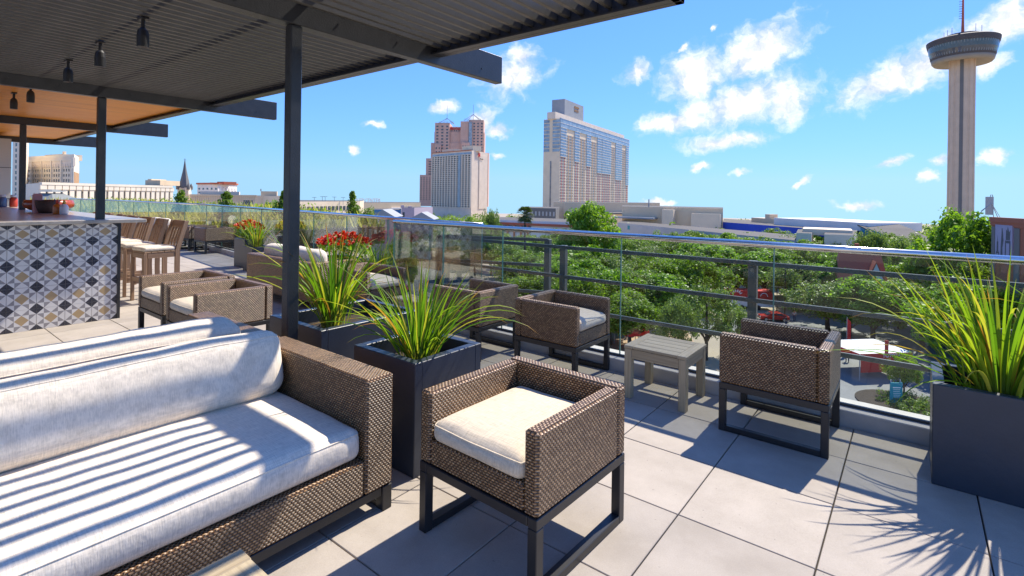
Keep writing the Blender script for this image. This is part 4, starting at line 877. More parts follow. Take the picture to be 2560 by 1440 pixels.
# ---- observation tower
FT = 440; tp = gp(2401, FT); t = thing('observation_tower', 'tall fluted concrete observation tower with round glazed pod', 'tower', (tp.x, tp.y, GROUND))
k = FT / FPX; zz = lambda py: zh(py, 2401, FT) - GROUND
m = MB(); m.lathe([(26.5 * k, 0), (26.0 * k, zz(300)), (26.0 * k, zz(140))], 96, flute=lambda j: 1.0 if j % 8 in (1, 2, 3, 4, 5) else 0.93); m.obj('shaft', 'shaft', t)
an = math.atan2(-tp.y, -tp.x); m = MB(); m.box(24.0 * k, 26.6 * k, -3.4 * k, 3.4 * k, 0, zz(150), mat=Matrix.Rotation(an - 0.02, 4, 'Z')); m.obj('lift_slot', 'stonegrey', t)
m = MB(); m.lathe([(24 * k, zz(150)), (31 * k, zz(151)), (56 * k, zz(160)), (60 * k, zz(155)), (62 * k, zz(146))], 72); m.obj('pod_base', 'podbase', t, True)
m = MB(); m.lathe([(61 * k, zz(146)), (66 * k, zz(131)), (66.5 * k, zz(130)), (68.5 * k, zz(115))], 72); m.obj('pod_glazing', 'winglass', t)
m = MB()
for j in range(72):
    a = 2 * math.pi * j / 72; m.tube([(61.5 * k * math.cos(a), 61.5 * k * math.sin(a), zz(147)), (69 * k * math.cos(a), 69 * k * math.sin(a), zz(114))], 0.14, 4)
m.obj('pod_mullions', 'steelgrey', t)['kind'] = 'stuff'
for r0, p0, p1 in ((61.5, 148, 143), (65.2, 131, 125.5), (69.6, 115, 105)):
    m = MB(); m.lathe([(r0 * k * .9, zz(p0)), (r0 * k, zz(p0)), ((r0 + 1.8) * k, zz(p1)), (r0 * k * .9, zz(p1))], 72); m.obj('pod_ring', 'poddark', t)
m = MB(); m.lathe([(66 * k, zz(106)), (71 * k, zz(108)), (71.5 * k, zz(102)), (66 * k, zz(99)), (52 * k, zz(97)), (36 * k, zz(92)), (34 * k, zz(88)), (20 * k, zz(86))], 72); m.obj('pod_roof', 'poddark', t)
m = MB(); m.tube([(0, 0, zz(90)), (0, 0, zz(55)), (0, 0, zz(-40))], [1.2, 0.9, 0.5], 8); m.obj('mast', 'redroof', t)
m = MB()
for j in range(9): m.box(-2.6, -0.3, -0.15, 0.15, zz(46 - 6 * j), zz(44.5 - 6 * j))
for (a, rr, hh) in ((0.3, 38, 26), (0.9, 30, 14), (2.3, 42, 30), (3.0, 36, 18), (4.2, 45, 16), (5.3, 40, 20)): m.tube([(rr * k * math.cos(a), rr * k * math.sin(a), zz(98)), (rr * k * math.cos(a), rr * k * math.sin(a), zz(92 - hh))], 0.18, 4)
m.obj('antennas', 'steelgrey', t)['kind'] = 'stuff'
# ---- cable-stayed stadium mast
FA = 900; mp = gp(2479, FA); t = thing('stadium_mast', 'grey concrete stadium mast with stay cables behind the big tree', 'mast', (mp.x, mp.y, GROUND)); ka = FA / FPX; rt = Vector((math.cos(YAW), math.sin(YAW), 0)); zq = lambda py: zh(py, 2479, FA) - GROUND
m = MB(); fm = frame(gp(2474, FA), gp(2484, FA)); fm = Matrix.Translation(-Vector(t.location)) @ fm; m.box(0, 10.5 * ka, 0, 8, 0 + GROUND, zh(492, 2479, FA), mat=fm); m.obj('pylon', 'steelgrey', t)
m = MB(); m.tube([rt * (-3 * ka) + Vector((0, 0, zq(493))), rt * (-2 * ka) + Vector((0, 0, zq(487))), rt * (2 * ka) + Vector((0, 0, zq(487))), rt * (3 * ka) + Vector((0, 0, zq(493)))], 0.6, 5); m.obj('cap_arch', 'steelgrey', t)
for dx, py in ((-26, 528), (-30, 534), (30, 556), (22, 556), (8, 556)):
    m = MB(); m.tube([Vector((0, 0, zq(508))), rt * dx * ka + Vector((0, 0, zq(py)))], 0.55, 4); m.obj('stay_cable', 'steelgrey', t)
# ---- low buildings to the left
def simple(name, label, cat, foot, pytop, mat, pr=None, zb=GROUND):
    """foot = [(px, F), ...]; the height is read at the first corner"""
    P = [gp(px, F) for px, F in foot]; z1 = zh(pytop, *foot[pr or 0]); t = thing(name, label, cat, (P[0].x, P[0].y, GROUND)); o = Vector(t.location)
    block(t, 'walls', [p - o.xy for p in P], zb - GROUND, z1 - GROUND, mat); return t, P, z1, (lambda A, B: Matrix.Translation(-o) @ frame(A, B))
def face_windows(t, fr, L, z0, z1, nx, nz, fx=.5, fz=.55, mat='winglass', dep=.12, x0=0.0, name='windows'):
    w = MB(); wx, wz = (L - 2 * x0) / nx, (z1 - z0) / nz
    for i in range(nx):
        for k in range(nz): w.box(x0 + wx * (i + .5 - fx / 2), x0 + wx * (i + .5 + fx / 2), -dep, 0.02, z0 + wz * (k + .5 - fz / 2), z0 + wz * (k + .5 + fz / 2), mat=fr)
    w.obj(name, mat, t)['kind'] = 'stuff'
t, P, z1, fo = simple('hotel_building', 'pale gothic-trimmed hotel block with many dark windows at the far left', 'building', [(60, 330), (184, 300), (197, 330), (80, 370)], 392, 'paleblock')
z1 = zh(395, 184, 300); fr = fo(P[0], P[1]); L = (P[1] - P[0]).length
m = MB(); m.box(0.5, L - .3, -0.15, .05, GROUND, z1 - 5.5, mat=fr); m.obj('glazing', 'winglass', t)
m = MB(); fg = fr @ Matrix.Translation((0, -.15, 0)); grid(m, fg, 0.3, L - .3, z1 - 45, z1 - 5.5, 21, 13, .42, .45, .35); grid(m, fg, .3, L - .3, z1 - 45, z1 - 1, 5, 1, .07, .02, 1.0); m.obj('window_grid', 'paleblock', t)['kind'] = 'stuff'
m = MB(); m.box(-.3, L + .3, -.7, .5, z1 - 4.8, z1 + .3, mat=fr)
for i in range(22): m.box(L * i / 22, L * i / 22 + .4, -.9, -.6, z1 - 5.6, z1 - 3.2, mat=fr)
m.obj('parapet', 'beige', t)
m = MB(); m.box(L * .18, L * .55, 6, 16, z1, z1 + 3.6, mat=fr); m.box(L * .46, L * .5, 8, 9, z1 + 3.6, z1 + 5.5, mat=fr); m.obj('penthouse', 'sand', t)
fr2 = fo(P[1], P[2]); m = MB(); m.box(.4, (P[2] - P[1]).length - .8, -.1, .05, GROUND, z1 - 8, mat=fr2); m.obj('brick_side', 'ochre', t)
t, P, z1, fo = simple('hotel_building', 'slim ornate pale tower behind the bar post at the far left', 'building', [(34, 300), (64, 296), (70, 320), (30, 320)], 300, 'paleblock'); L = (P[1] - P[0]).length
face_windows(t, fo(P[0], P[1]), L, z1 - 55, z1 - 3, 3, 16, .35, .6)
t, P, z1, fo = simple('civic_building', 'long pale stone building with pilasters and dark tall windows', 'building', [(102, 190), (425, 250), (425, 285), (60, 240)], 457, 'paleblock')
fr = fo(P[0], P[1]); L = (P[1] - P[0]).length; zt2 = z1
for i in range(22):
    m = MB(); x = L * (i + .62) / 22; m.box(x - L * .016, x + L * .016, -.12, .02, zt2 - 11, zt2 - 3.0, mat=fr); m.obj('window', 'winglass', t)
m = MB()
for i in range(23): x = L * (i + .12) / 22; m.box(x - .9, x + .9, -.6, 0, GROUND, zt2 - .8, mat=fr); m.box(x - 1.2, x + 1.2, -.85, 0, zt2 - 2.4, zt2 - .7, mat=fr)
m.box(-.5, L + .5, -1.0, .4, zt2 - .7, zt2 + .25, mat=fr); m.obj('pilasters', 'paleblock', t)
t, P, z1, fo = simple('office_building', 'stepped sandy building behind the pilastered facade', 'building', [(330, 300), (408, 300), (415, 330), (340, 330)], 462, 'sand'); L = (P[1] - P[0]).length; fr = fo(P[0], P[1])
m = MB(); m.box(L * .34, L * .82, 2, 20, z1, zh(450, 360, 300), mat=fr); m.box(L * .38, L * .5, 3, 16, z1, zh(447, 360, 300), mat=fr); m.obj('upper_block', 'tan', t)
# church
FC = 330; cp = gp(461, FC); t = thing('church_steeple', 'dark pointed stone church steeple with cross on its tip', 'church', (cp.x, cp.y, GROUND)); kc = FC / FPX; zc = lambda py: zh(py, 461, FC) - GROUND; q = Matrix.Rotation(YAW + .3, 4, 'Z')
m = MB(); m.box(-12 * kc, 12 * kc, -12 * kc, 12 * kc, 0, zc(469), mat=q); m.obj('belfry', 'paleblock', t)
m = MB(); m.lathe([(13.5 * kc, zc(471)), (13.0 * kc, zc(466)), (7.2 * kc, zc(440)), (4.3 * kc, zc(426)), (0.25, zc(402))], 8); m.obj('spire', 'stonegrey', t)
m = MB()
for a in range(4): m.lathe([(1.0, zc(474)), (1.0, zc(466)), (.05, zc(458))], 6, (q @ Vector((11.5 * kc * (1 if a & 1 else -1), 11.5 * kc * (1 if a & 2 else -1), 0))).xy)
m.obj('pinnacles', 'stonegrey', t)
m = MB(); m.box(-.12, .12, -.12, .12, zc(403), zc(396), mat=q); m.box(-.7, .7, -.12, .12, zc(400.2), zc(399.4), mat=q); m.obj('cross', 'stonegrey', t)
m = MB(); m.box(-4 * kc, 4 * kc, -12.3 * kc, -12 * kc, zc(488), zc(474), mat=q); m.obj('belfry_opening', 'winglass', t)
# more low buildings, left to right
t, P, z1, fo = simple('apartment_block', 'cream apartment block with red tiled roof edges', 'building', [(493, 420), (545, 400), (592, 430), (540, 460)], 461, 'offwhite'); L = (P[1] - P[0]).length
face_windows(t, fo(P[0], P[1]), L, z1 - 11, z1 - 2, 5, 3, .4, .5); face_windows(t, fo(P[1], P[2]), (P[2] - P[1]).length, z1 - 13, z1 - 2, 6, 3, .45, .7, 'offwhite', .5)
m = MB(); m.box(-.6, L + .6, -.8, 3, z1, z1 + 1.3, mat=fo(P[0], P[1])); m.box(-.6, (P[2] - P[1]).length + .6, -.8, 6, z1, z1 + 1.3, mat=fo(P[1], P[2])); m.box(L * .7, L, 4, 14, z1, z1 + 2.2, mat=fo(P[0], P[1])); m.obj('roof', 'redroof', t)
t, P, z1, fo = simple('old_wall_building', 'low pink-beige windowless building behind the planting bed', 'building', [(476, 260), (640, 270), (715, 262), (715, 300), (470, 300)], 487, 'sand'); fr = fo(P[0], P[1]); L = (P[1] - P[0]).length
m = MB(); m.box(-.3, L + .3, -.35, .3, z1 - .6, z1 + .3, mat=fr)
for i in range(30): m.box(L * i / 30, L * (i + .12) / 30, -.3, 0, z1 - 3.2, z1 - .6, mat=fr)
m.obj('cornice', 'tan', t)
m = MB()
for x in (.80, .87): m.box(L * x, L * x + 2.4, -.15, .02, z1 - 6.5, z1 - 2.5, mat=fr)
m.obj('window_pair', 'winglass', t)
t, P, z1, fo = simple('office_building', 'pale stepped block above the beige wall', 'building', [(500, 300), (598, 300), (600, 330), (500, 330)], 478, 'paleblock')
t, P, z1, fo = simple('roof_house', 'square sandy roof house standing on the far low building', 'building', [(652, 268), (692, 268), (694, 282), (654, 282)], 478, 'tan'); m = MB(); m.tube([(0, 0, z1 - GROUND), (0, 0, z1 - GROUND + 1.2)], .3, 6); m.obj('vent', 'steelgrey', t)
t, P, z1, fo = simple('parking_garage', 'cream multi-level parking garage with rows of dark openings', 'garage', [(745, 170), (900, 200), (910, 230), (745, 215)], 504, 'sand'); fr = fo(P[0], P[1]); L = (P[1] - P[0]).length
for lv in range(3):
    m = MB()
    for i in range(16): m.box(L * (i + .15) / 16, L * (i + .78) / 16, -.12, .02, z1 - 3.2 - 3.1 * lv, z1 - 1.7 - 3.1 * lv, mat=fr)
    m.obj('openings', 'winglass', t)['kind'] = 'stuff'
for i, (px, hh) in enumerate(((786, 12), (806, 14), (813, 14), (836, 13), (858, 12))):
    p = gp(px, 190); t = thing('light_mast', ('leftmost', 'second', 'middle', 'fourth', 'rightmost')[i] + ' thin T-shaped lamp mast on the parking garage roof', 'lamp', (p.x, p.y, zh(508, px, 190) - .6), 0, 'lamp masts on the garage'); hm = hh * 190 / FPX + .9
    MB().tube([(0, 0, 0), (0, 0, hm)], .07, 5).obj('pole', 'steelgrey', t); m = MB(); m.box(-.8, .8, -.1, .1, hm, hm + .12, mat=Matrix.Rotation(YAW, 4, 'Z')); m.obj('lamp_head', 'steelgrey', t)
t, P, z1, fo = simple('mall_building', 'orange-tan mall building with letters on its roof', 'building', [(888, 300), (1052, 340), (1052, 380), (880, 340)], 507, 'tan'); fr = fo(P[0], P[1])
o = inst('roof_lettering', text_mesh('roof_lettering', 'RIVERCENTER', 3.2, 'offwhite', .1, .04), t); o.matrix_local = fr @ Matrix.Translation((9, 1, z1 + 1.3)) @ Matrix.Rotation(R(90), 4, 'X')
m = MB(); m.box(26, 45, -1, 0, z1 - 8, z1 - 3, mat=fr); m.obj('pale_bay', 'offwhite', t); m = MB(); m.box(29, 33, -1.2, -.9, z1 - 7, z1 - 4, mat=fr); m.box(38, 41, -1.2, -.9, z1 - 7, z1 - 4, mat=fr); m.obj('window_pair', 'winglass', t)
t, P, z1, fo = simple('warehouse', 'bright blue metal-roofed shed left of the beige hotel', 'building', [(935, 230), (1003, 232), (1003, 250), (935, 250)], 524, 'bluebright')
t, P, z1, fo = simple('old_house', 'lilac stone building with round-headed gable left of the beige hotel', 'building', [(1004, 220), (1036, 222), (1082, 240), (1004, 250)], 519, 'lilac'); fr = fo(P[0], P[1]); L = (P[1] - P[0]).length
m = MB(); m.box(0, L * .2, -.2, 2, z1, z1 + 1.0, mat=fr); m.box(L * .6, L * .8, -.2, 2, z1, z1 + .6, mat=fr); m.obj('gable', 'lilac', t); m = MB(); m.box(L * .1, L * .25, -.1, .1, z1 - 4, z1 - 2, mat=fr); m.obj('window', 'winglass', t)
for px, F, py, lb in ((958, 150, 532, 'low shed with grey pitched roof under the blue shed'), (1055, 160, 538, 'low shed with grey pitched roof at the foot of the beige hotel')):
    t, P, z1, fo = simple('shed', lb, 'shed', [(px - 28, F), (px + 28, F), (px + 28, F + 10), (px - 28, F + 10)], py + 10, 'lilac'); L = (P[1] - P[0]).length; m = MB(); fr = fo(P[0], P[1])
    a = [fr @ Vector(v) for v in ((-.5, -.5, z1), (L + .5, -.5, z1), (L + .5, 10.5, z1), (-.5, 10.5, z1), (L * .5, -.5, z1 + 2.2), (L * .5, 10.5, z1 + 2.2))]
    m.v = [tuple(v) for v in a]; m.face((0, 1, 4)); m.face((1, 2, 5, 4)); m.face((2, 3, 5)); m.face((3, 0, 4, 5)); m.face((3, 2, 1, 0)); m.obj('roof', 'steelgrey', t)
pv = thing('pavilion', 'grey hip-roofed pavilion behind the bar clutter', 'building', (*gp(128, 110), GROUND), YAW); M['shingle'] = plain('grey_shingle', (0.20, 0.21, 0.20), 0.85, 0.2, 4)
hz_ = zh(500, 128, 110) - GROUND; q_ = 3.6
m = MB(); hp = [(-1.5, -1.5, 1.75), (1.5, -1.5, 1.75), (1.5, 1.5, 1.75), (-1.5, 1.5, 1.75), (-0.55, -0.55, 2.2), (0.55, -0.55, 2.2), (0.55, 0.55, 2.2), (-0.55, 0.55, 2.2)]
hp = [(x * q_ / 1.5, y * q_ / 1.5, hz_ + (z - 1.75) * 3.2) for x, y, z in hp]
m.v = hp
for a in range(4): b = (a + 1) % 4; m.face((a, b, 4 + b, 4 + a))
m.face((4, 5, 6, 7)); m.face((3, 2, 1, 0)); m.obj('roof', 'shingle', pv)
m = MB(); m.v = [(x * .5, y * .5, hz_ + 1.75 + (z - hz_) * .35) for x, y, z in hp]
for a in range(4): b = (a + 1) % 4; m.face((a, b, 4 + b, 4 + a))
m.face((4, 5, 6, 7)); m.face((3, 2, 1, 0)); m.obj('roof_lantern', 'shingle', pv)
MB().box(-3.2, 3.2, -3.2, 3.2, 0, hz_ + .01).obj('walls', 'paleblock', pv)
# ---- convention centre and its neighbours
t, P, z1, fo = simple('convention_hall', 'white hall with red roof band and raised lettering', 'building', [(1250, 190), (1505, 172), (1505, 200), (1250, 215)], 549, 'offwhite'); fr = fo(P[0], P[1]); L = (P[1] - P[0]).length
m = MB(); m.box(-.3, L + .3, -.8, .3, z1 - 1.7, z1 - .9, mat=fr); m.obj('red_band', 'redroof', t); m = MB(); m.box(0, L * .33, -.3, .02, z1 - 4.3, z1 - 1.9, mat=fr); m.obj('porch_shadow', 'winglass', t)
for i in range(5): m = MB(); m.box(L * .07 * i + .5, L * .07 * i + 1.1, -.6, 0, GROUND, z1 - 1.8, mat=fr); m.obj('column', 'orangeband', t)
o = inst('lettering', text_mesh('lettering', 'HENRY B. GONZALEZ\nCONVENTION CENTER', 1.5, 'greywall', .06, .03), t); o.matrix_local = fr @ Matrix.Translation((L * .68, -.35, z1 - 4.0)) @ Matrix.Rotation(R(90), 4, 'X')
t, P, z1, fo = simple('stone_block', 'dark weathered block at the left foot of the glass-topped hotel', 'building', [(1310, 260), (1390, 250), (1400, 290), (1310, 290)], 519, 'stonegrey'); face_windows(t, fo(P[0], P[1]), (P[1] - P[0]).length, z1 - 8, z1 - 1, 9, 2, .4, .6, 'greywall')
t, P, z1, fo = simple('hotel_podium', 'tan podium at the foot of the glass-topped hotel', 'building', [(1384, 300), (1410, 290), (1650, 330), (1650, 360), (1390, 340)], 505, 'tan'); fr = fo(P[1], P[2]); L = (P[2] - P[1]).length
m = MB(); m.box(L * .05, L * .85, -9, 0, GROUND, z1 - 6.5, mat=fr); m.obj('lower_podium', 'sand', t); m = MB(); m.box(L * .02, L * .9, -11, 0, z1 - 6.5, z1 - 5.6, mat=fr); m.obj('canopy', 'stonegrey', t)
t, P, z1, fo = simple('convention_hall', 'flat tan exhibition hall with panels above the long grey wall', 'building', [(1556, 235), (1662, 225), (1808, 212), (1808, 250), (1556, 280)], 516, 'tan'); fr = fo(P[1], P[2]); L = (P[2] - P[1]).length
m = MB(); m.box(L * .5, L * .98, -3, 0, GROUND, z1 - 2.2, mat=fr); m.box(0, L * .2, -4, 0, GROUND, z1 - .9, mat=fr); m.obj('wall_bays', 'sand', t); m = MB(); m.box(-22, -3, -6, 0, z1 - 5.2, z1 - 4.5, mat=fr); m.obj('porch_roof', 'steelgrey', t)
m = MB(); m.tube([fr @ Vector((-8, 3, z1)), fr @ Vector((-8, 3, z1 + 3.4))], .25, 6); m.obj('flue', 'steelgrey', t)
t, P, z1, fo = simple('convention_wall', 'long grey rendered wall with small green windows behind the park trees', 'building', [(1545, 215), (1995, 131), (2010, 150), (1560, 235)], 556.5, 'greywall'); z1 = zh(600, 1995, 131); fr = fo(P[0], P[1]); L = (P[1] - P[0]).length
for px in (1570, 1752, 1775, 1800, 1822, 1930):
    w = None
    for q in range(400):
        pt = P[0].lerp(P[1], q / 400); lat = pt.x * math.cos(YAW) + pt.y * math.sin(YAW); ff = -pt.x * math.sin(YAW) + pt.y * math.cos(YAW)
        if CXP + FPX * lat / ff >= px: w = L * q / 400; break
    m = MB(); m.box(w - .1, w + 1.5, -.1, .02, z1 - 2.4, z1 - .9, mat=fr); wn_ = m.obj('window', 'tealglass', t); m = MB(); m.box(w - .25, w + 1.65, -.13, -.0, z1 - 2.55, z1 - 2.4, mat=fr); m.obj('sill', 'steelgrey', wn_)
t, P, z1, fo = simple('exhibition_hall', 'hall with cobalt blue fascia and pale upper storey', 'building', [(1808, 212), (2135, 155), (2150, 190), (1810, 250)], 555, 'bluemetal'); z1 = zh(580, 2135, 155); fr = fo(P[0], P[1]); L = (P[1] - P[0]).length
m = MB(); m.box(L * .32, L * .97, 8, 30, z1, z1 + 2.6, mat=fr); m.obj('upper_storey', 'offwhite', t); m = MB(); m.box(0, L * .28, 14, 24, z1, z1 + 1.9, mat=fr); m.box(L * .13, L * .17, 14, 18, z1 + 1.9, z1 + 3.6, mat=fr); m.obj('roof_house', 'tan', t)
t, P, z1, fo = simple('stone_entrance', 'pale rubble-stone entrance block with vertical slots behind the trees', 'building', [(1992, 126), (2030, 124), (2034, 140), (1996, 142)], 582, 'paleblock'); face_windows(t, fo(P[0], P[1]), (P[1] - P[0]).length, z1 - 5, z1 - 2.4, 6, 1, .4, .8)
t, P, z1, fo = simple('stone_entrance', 'second pale stone block right of the entrance, behind the trees', 'building', [(2062, 120), (2138, 118), (2144, 140), (2066, 142)], 586, 'paleblock'); face_windows(t, fo(P[0], P[1]), (P[1] - P[0]).length, z1 - 5, z1 - 2.4, 9, 1, .4, .8)
m = MB(); q0, q1 = gp(1995, 128), gp(2135, 122); f9 = fo(q0, q1); m.box(1, (q1 - q0).length, 4, 14, z1 - .8, z1 + .7, mat=f9); m.obj('flat_roof', 'sand', t)
t, P, z1, fo = simple('glass_pavilion', 'teal glass wedge with sweeping roof beside the blue hall', 'building', [(2140, 165), (2195, 150), (2200, 170), (2145, 180)], 577, 'tealglass'); fr = fo(P[0], P[1]); L = (P[1] - P[0]).length
m = MB(); zt3 = zh(556, 2140, 165); a = [fr @ Vector(v) for v in ((-1.5, -.5, zt3), (-1.5, 12, zt3), (L * .5, 12, zt3 - 1.3), (L * .5, -.5, zt3 - 1.3), (L * 1.5, 12, zt3 - 4.4), (L * 1.5, -.5, zt3 - 4.4))]
b = [v - Vector((0, 0, .35)) for v in a]; m.v = [tuple(v) for v in a + b]; m.face((0, 3, 2, 1)); m.face((3, 5, 4, 2)); m.face((6, 7, 8, 9)); m.face((9, 8, 10, 11)); m.face((0, 6, 9, 3)); m.face((3, 9, 11, 5)); m.obj('roof', 'flatroof', t)
m = MB(); a = [fr @ Vector(v) for v in ((0, .05, z1 - .1), (L * 1.4, .05, z1 - .1), (L * 1.4, .05, zt3 - 4.4), (L * .5, .05, zt3 - 1.6), (0, .05, zt3 - .4))]; m.poly(a); m.obj('glass_wall', 'tealglass', t)
# ---- brick building with a mural panel
t, P, z1, fo = simple('brick_building', 'red brick building with a lavender mural panel at the right edge', 'building', [(2481, 62), (2680, 50), (2720, 62), (2500, 75)], 562, 'brick'); z1 = zh(549, 2560, 57); fr = fo(P[0], P[1]); L = (P[1] - P[0]).length
m = MB(); m.box(-.15, L + .2, -.22, .3, z1 - .45, z1 + .12, mat=fr); m.box(-.1, L, -.12, .1, z1 - .9, z1 - .46, mat=fr); m.obj('cornice', 'brick', t); m = MB(); m.box(.1, .75, -.1, .1, GROUND, z1 - 1.0, mat=fr); m.box(4.2, 5.1, -.1, .1, GROUND, z1 - 1., mat=fr); m.obj('pilasters', 'stonegrey', t)
M['lavender'] = plain('mural_ground', (0.34, 0.31, 0.42), 0.7, 0.06, 2); M['ink'] = plain('mural_ink', (0.10, 0.10, 0.11), 0.8, 0.3, 6)
m = MB(); m.box(.95, 4.0, -.16, .02, z1 - 5.2, z1 - .75, mat=fr); mu = m.obj('mural_panel', 'lavender', t)
def mural(pts): m = MB(); m.poly([fr @ Vector((x, -.165, z1 + z)) for x, z in pts]); return m.obj('mural_shape', 'ink', mu)
mural([(1.12, -4.9), (1.72, -4.9), (1.72, -3.9), (1.12, -3.9)]); mural([(1.26, -3.88), (1.58, -3.88), (1.55, -2.7), (1.29, -2.7)]); mural([(1.36, -2.68), (1.48, -2.68), (1.43, -2.0), (1.41, -2.0)])
mural([(1.98, -4.95), (2.38, -4.95), (2.33, -3.4), (2.52, -2.6), (2.45, -1.9), (2.30, -1.1), (2.18, -1.15), (2.1, -2.2), (2.0, -3.2)])
mural([(2.75, -5.0), (3.8, -5.0), (3.75, -2.5), (2.80, -2.5)]); mural([(2.9, -2.45), (3.65, -2.45), (3.75, -1.25), (3.5, -1.5), (3.3, -1.0), (3.25, -.85), (3.15, -1.4), (2.95, -1.2)])
m = MB(); m.poly([fr @ Vector((x, -.170, z1 + z)) for x, z in ((2.97, -4.6), (3.58, -4.6), (3.55, -2.8), (3.0, -2.8))]); m.obj('mural_dial', 'lavender', mu)
m = MB(); m.poly([fr @ Vector((1.42 + .22 * math.cos(a), -.170, z1 - 4.4 + .3 * math.sin(a))) for a in [2 * math.pi * i / 20 for i in range(20)]]); m.obj('mural_dial', 'lavender', mu)
# ---- house with a red metal roof
hp_ = gp(2165, 84); t = thing('house', 'old house with red metal gable roofs among the trees', 'house', (hp_.x, hp_.y, GROUND), YAW + R(-25)); t.scale = (.85, .85, 1)
MB().box(-4, 3.2, 0, 7, 0, 6.2).obj('walls', 'offwhite', t); zr = zh(665, 2165, 84) - GROUND
def gable(x0, x1, y0, y1, z0, z1_, along):
    m = MB()
    if along == 'x': ym = (y0 + y1) / 2; m.v = [(x0, y0, z0), (x1, y0, z0), (x1, y1, z0), (x0, y1, z0), (x0 + .8, ym, z1_), (x1 - .8, ym, z1_)]; F_ = [(0, 1, 5, 4), (1, 2, 5), (2, 3, 4, 5), (3, 0, 4), (3, 2, 1, 0)]
    else: xm = (x0 + x1) / 2; m.v = [(x0, y0, z0), (x1, y0, z0), (x1, y1, z0), (x0, y1, z0), (xm, y0, z1_), (xm, y1, z1_)]; F_ = [(0, 1, 4), (1, 2, 5, 4), (2, 3, 5), (3, 0, 4, 5), (3, 2, 1, 0)]
    for f in F_: m.face(f)
    return m
gable(-4.6, 3.8, -.6, 7.6, 6.2, zr + 2.4, 'x').obj('roof', 'redroof', t); gable(-.4, 3.6, -1.2, 4, 6.15, zr + .9, 'y').obj('gable_roof', 'redroof', t)
MB().box(0.0, 3.2, -1.0, 0.0, 0, 6.1).obj('front_bay', 'offwhite', t); gw = MB(); gw.v = [(.05, -1.26, 6.2), (3.15, -1.26, 6.2), (1.6, -1.26, zr + .55), (.05, -1.21, 6.2), (3.15, -1.21, 6.2), (1.6, -1.21, zr + .55)]; [gw.face(f) for f in ((0, 1, 2), (5, 4, 3), (0, 2, 5, 3), (2, 1, 4, 5), (1, 0, 3, 4))]; gw.obj('gable_wall', 'offwhite', t); MB().box(1.25, 1.95, -1.3, -1.265, 6.4, 7.2).obj('attic_window', 'winglass', t); MB().box(-1.2, -.5, 3, 3.7, 7, zr + 3.4).obj('chimney', 'redroof', t); MB().box(-3.2, -2.0, -.1, .02, 1, 3).obj('window', 'winglass', t)
# ---- food trailer, tents, sign
tp_ = gp(1876, 92); t = thing('food_trailer', 'red and white food trailer with round emblem parked among trees', 'trailer', (tp_.x, tp_.y, GROUND), YAW + R(-6)); w = 120 * 92 / FPX
MB().box(-w / 2, w / 2, 0, 2.6, 1.9, zh(727, 1876, 92) - GROUND, .05).obj('upper_body', 'redpaint', t); MB().box(-w / 2, w / 2, 0.001, 2.6, .6, 1.899, .05).obj('lower_body', 'white', t)
for x in (-2.2, -1.2, 1.6): m = MB(); m.tube([(x, -.05, .45), (x, .3, .45)], .45, 14); m.obj('wheel', 'blackmetal', t)
m = MB(); cq = Vector((-w * .25, -.03, 2.7))
for i in range(6):
    a = R(25 + 26 * i); c = cq + Vector((math.cos(a) * .75, 0, math.sin(a) * .75 - .1)); m.poly([c + Vector((math.cos(a) * .38, 0, math.sin(a) * .38)), c + Vector((-math.sin(a) * .14, 0, math.cos(a) * .14)), c - Vector((math.cos(a) * .25, 0, math.sin(a) * .25)), c - Vector((-math.sin(a) * .14, 0, math.cos(a) * .14))])
m.obj('emblem', 'white', t); MB().box(-w * .46, -w * .38, -.04, 0, 2.4, 3.3).obj('window', 'winglass', t)
o = inst('emblem_ring', MB().tube([(w * .3 + .6 * math.cos(a), -.04, 2.5 + .6 * math.sin(a)) for a in [math.pi * i / 12 for i in range(13)]], .07, 5).mesh('emblem_ring', 'white'), t)
def tent(loc, rz, w, d, h, hr, label, roof, val, txt=None, logo=False):
    t = thing('canopy_tent', label, 'tent', (*loc, GROUND), rz)
    for x in (-w / 2, w / 2):
        for y in (0, d): MB().box(x - .04, x + .04, y - .04, y + .04, 0, h).obj('pole', 'steelgrey', t)
    m = MB(); m.v = [(-w / 2, 0, h), (w / 2, 0, h), (w / 2, d, h), (-w / 2, d, h), (-w / 2 + min(w, d) * .42, d / 2, hr), (w / 2 - min(w, d) * .42, d / 2, hr)]
    for f in ((0, 1, 5, 4), (1, 2, 5), (2, 3, 4, 5), (3, 0, 4), (3, 2, 1, 0)): m.face(f)
    m.obj('canopy', roof, t)
    MB().box(-w / 2, w / 2, -.03, 0, h - .55, h + .001).obj('valance', val, t); MB().box(-w / 2 - .03, -w / 2, 0, d, h - .55, h + .001).obj('valance', val, t)
    if txt: o = inst('lettering', text_mesh('lettering', txt, .55, 'white', .01, .01), t, (.6, -.05, h - .28), (R(90), 0, 0))
    return t
tt_ = tent(gp(2222, 57), YAW + R(8), 6.6, 5.5, 2.9, 3.7, 'white exhibition tent with red valance and lettering by the street', 'white', 'redpaint', 'TOYOTA')
MB().box(-3.0, 3.2, .1, .2, .8, 2.3).obj('back_panel', 'redpaint', tt_)
MB().box(-.2, .25, .02, .06, 2.9, 4.3).obj('banner', 'redpaint', tt_)
rt_ = tent(gp(1602, 67), YAW + R(20), 3.3, 3.3, 2.3, 3.15, 'red square canopy tent on the tan plaza below the glass', 'redpaint', 'redpaint')
sp_ = gp(2247, 49); t = thing('notice_board', 'teal notice board with pale lines on two posts in the planting island', 'sign', (sp_.x, sp_.y, GROUND), YAW)
MB().box(-.58, .58, -.05, .05, .55, 2.45, .01).obj('board', 'tealsign', t)
for x in (-.45, .45): MB().box(x - .04, x + .04, .06, .12, 0, 2.7).obj('post', 'steelgrey', t)
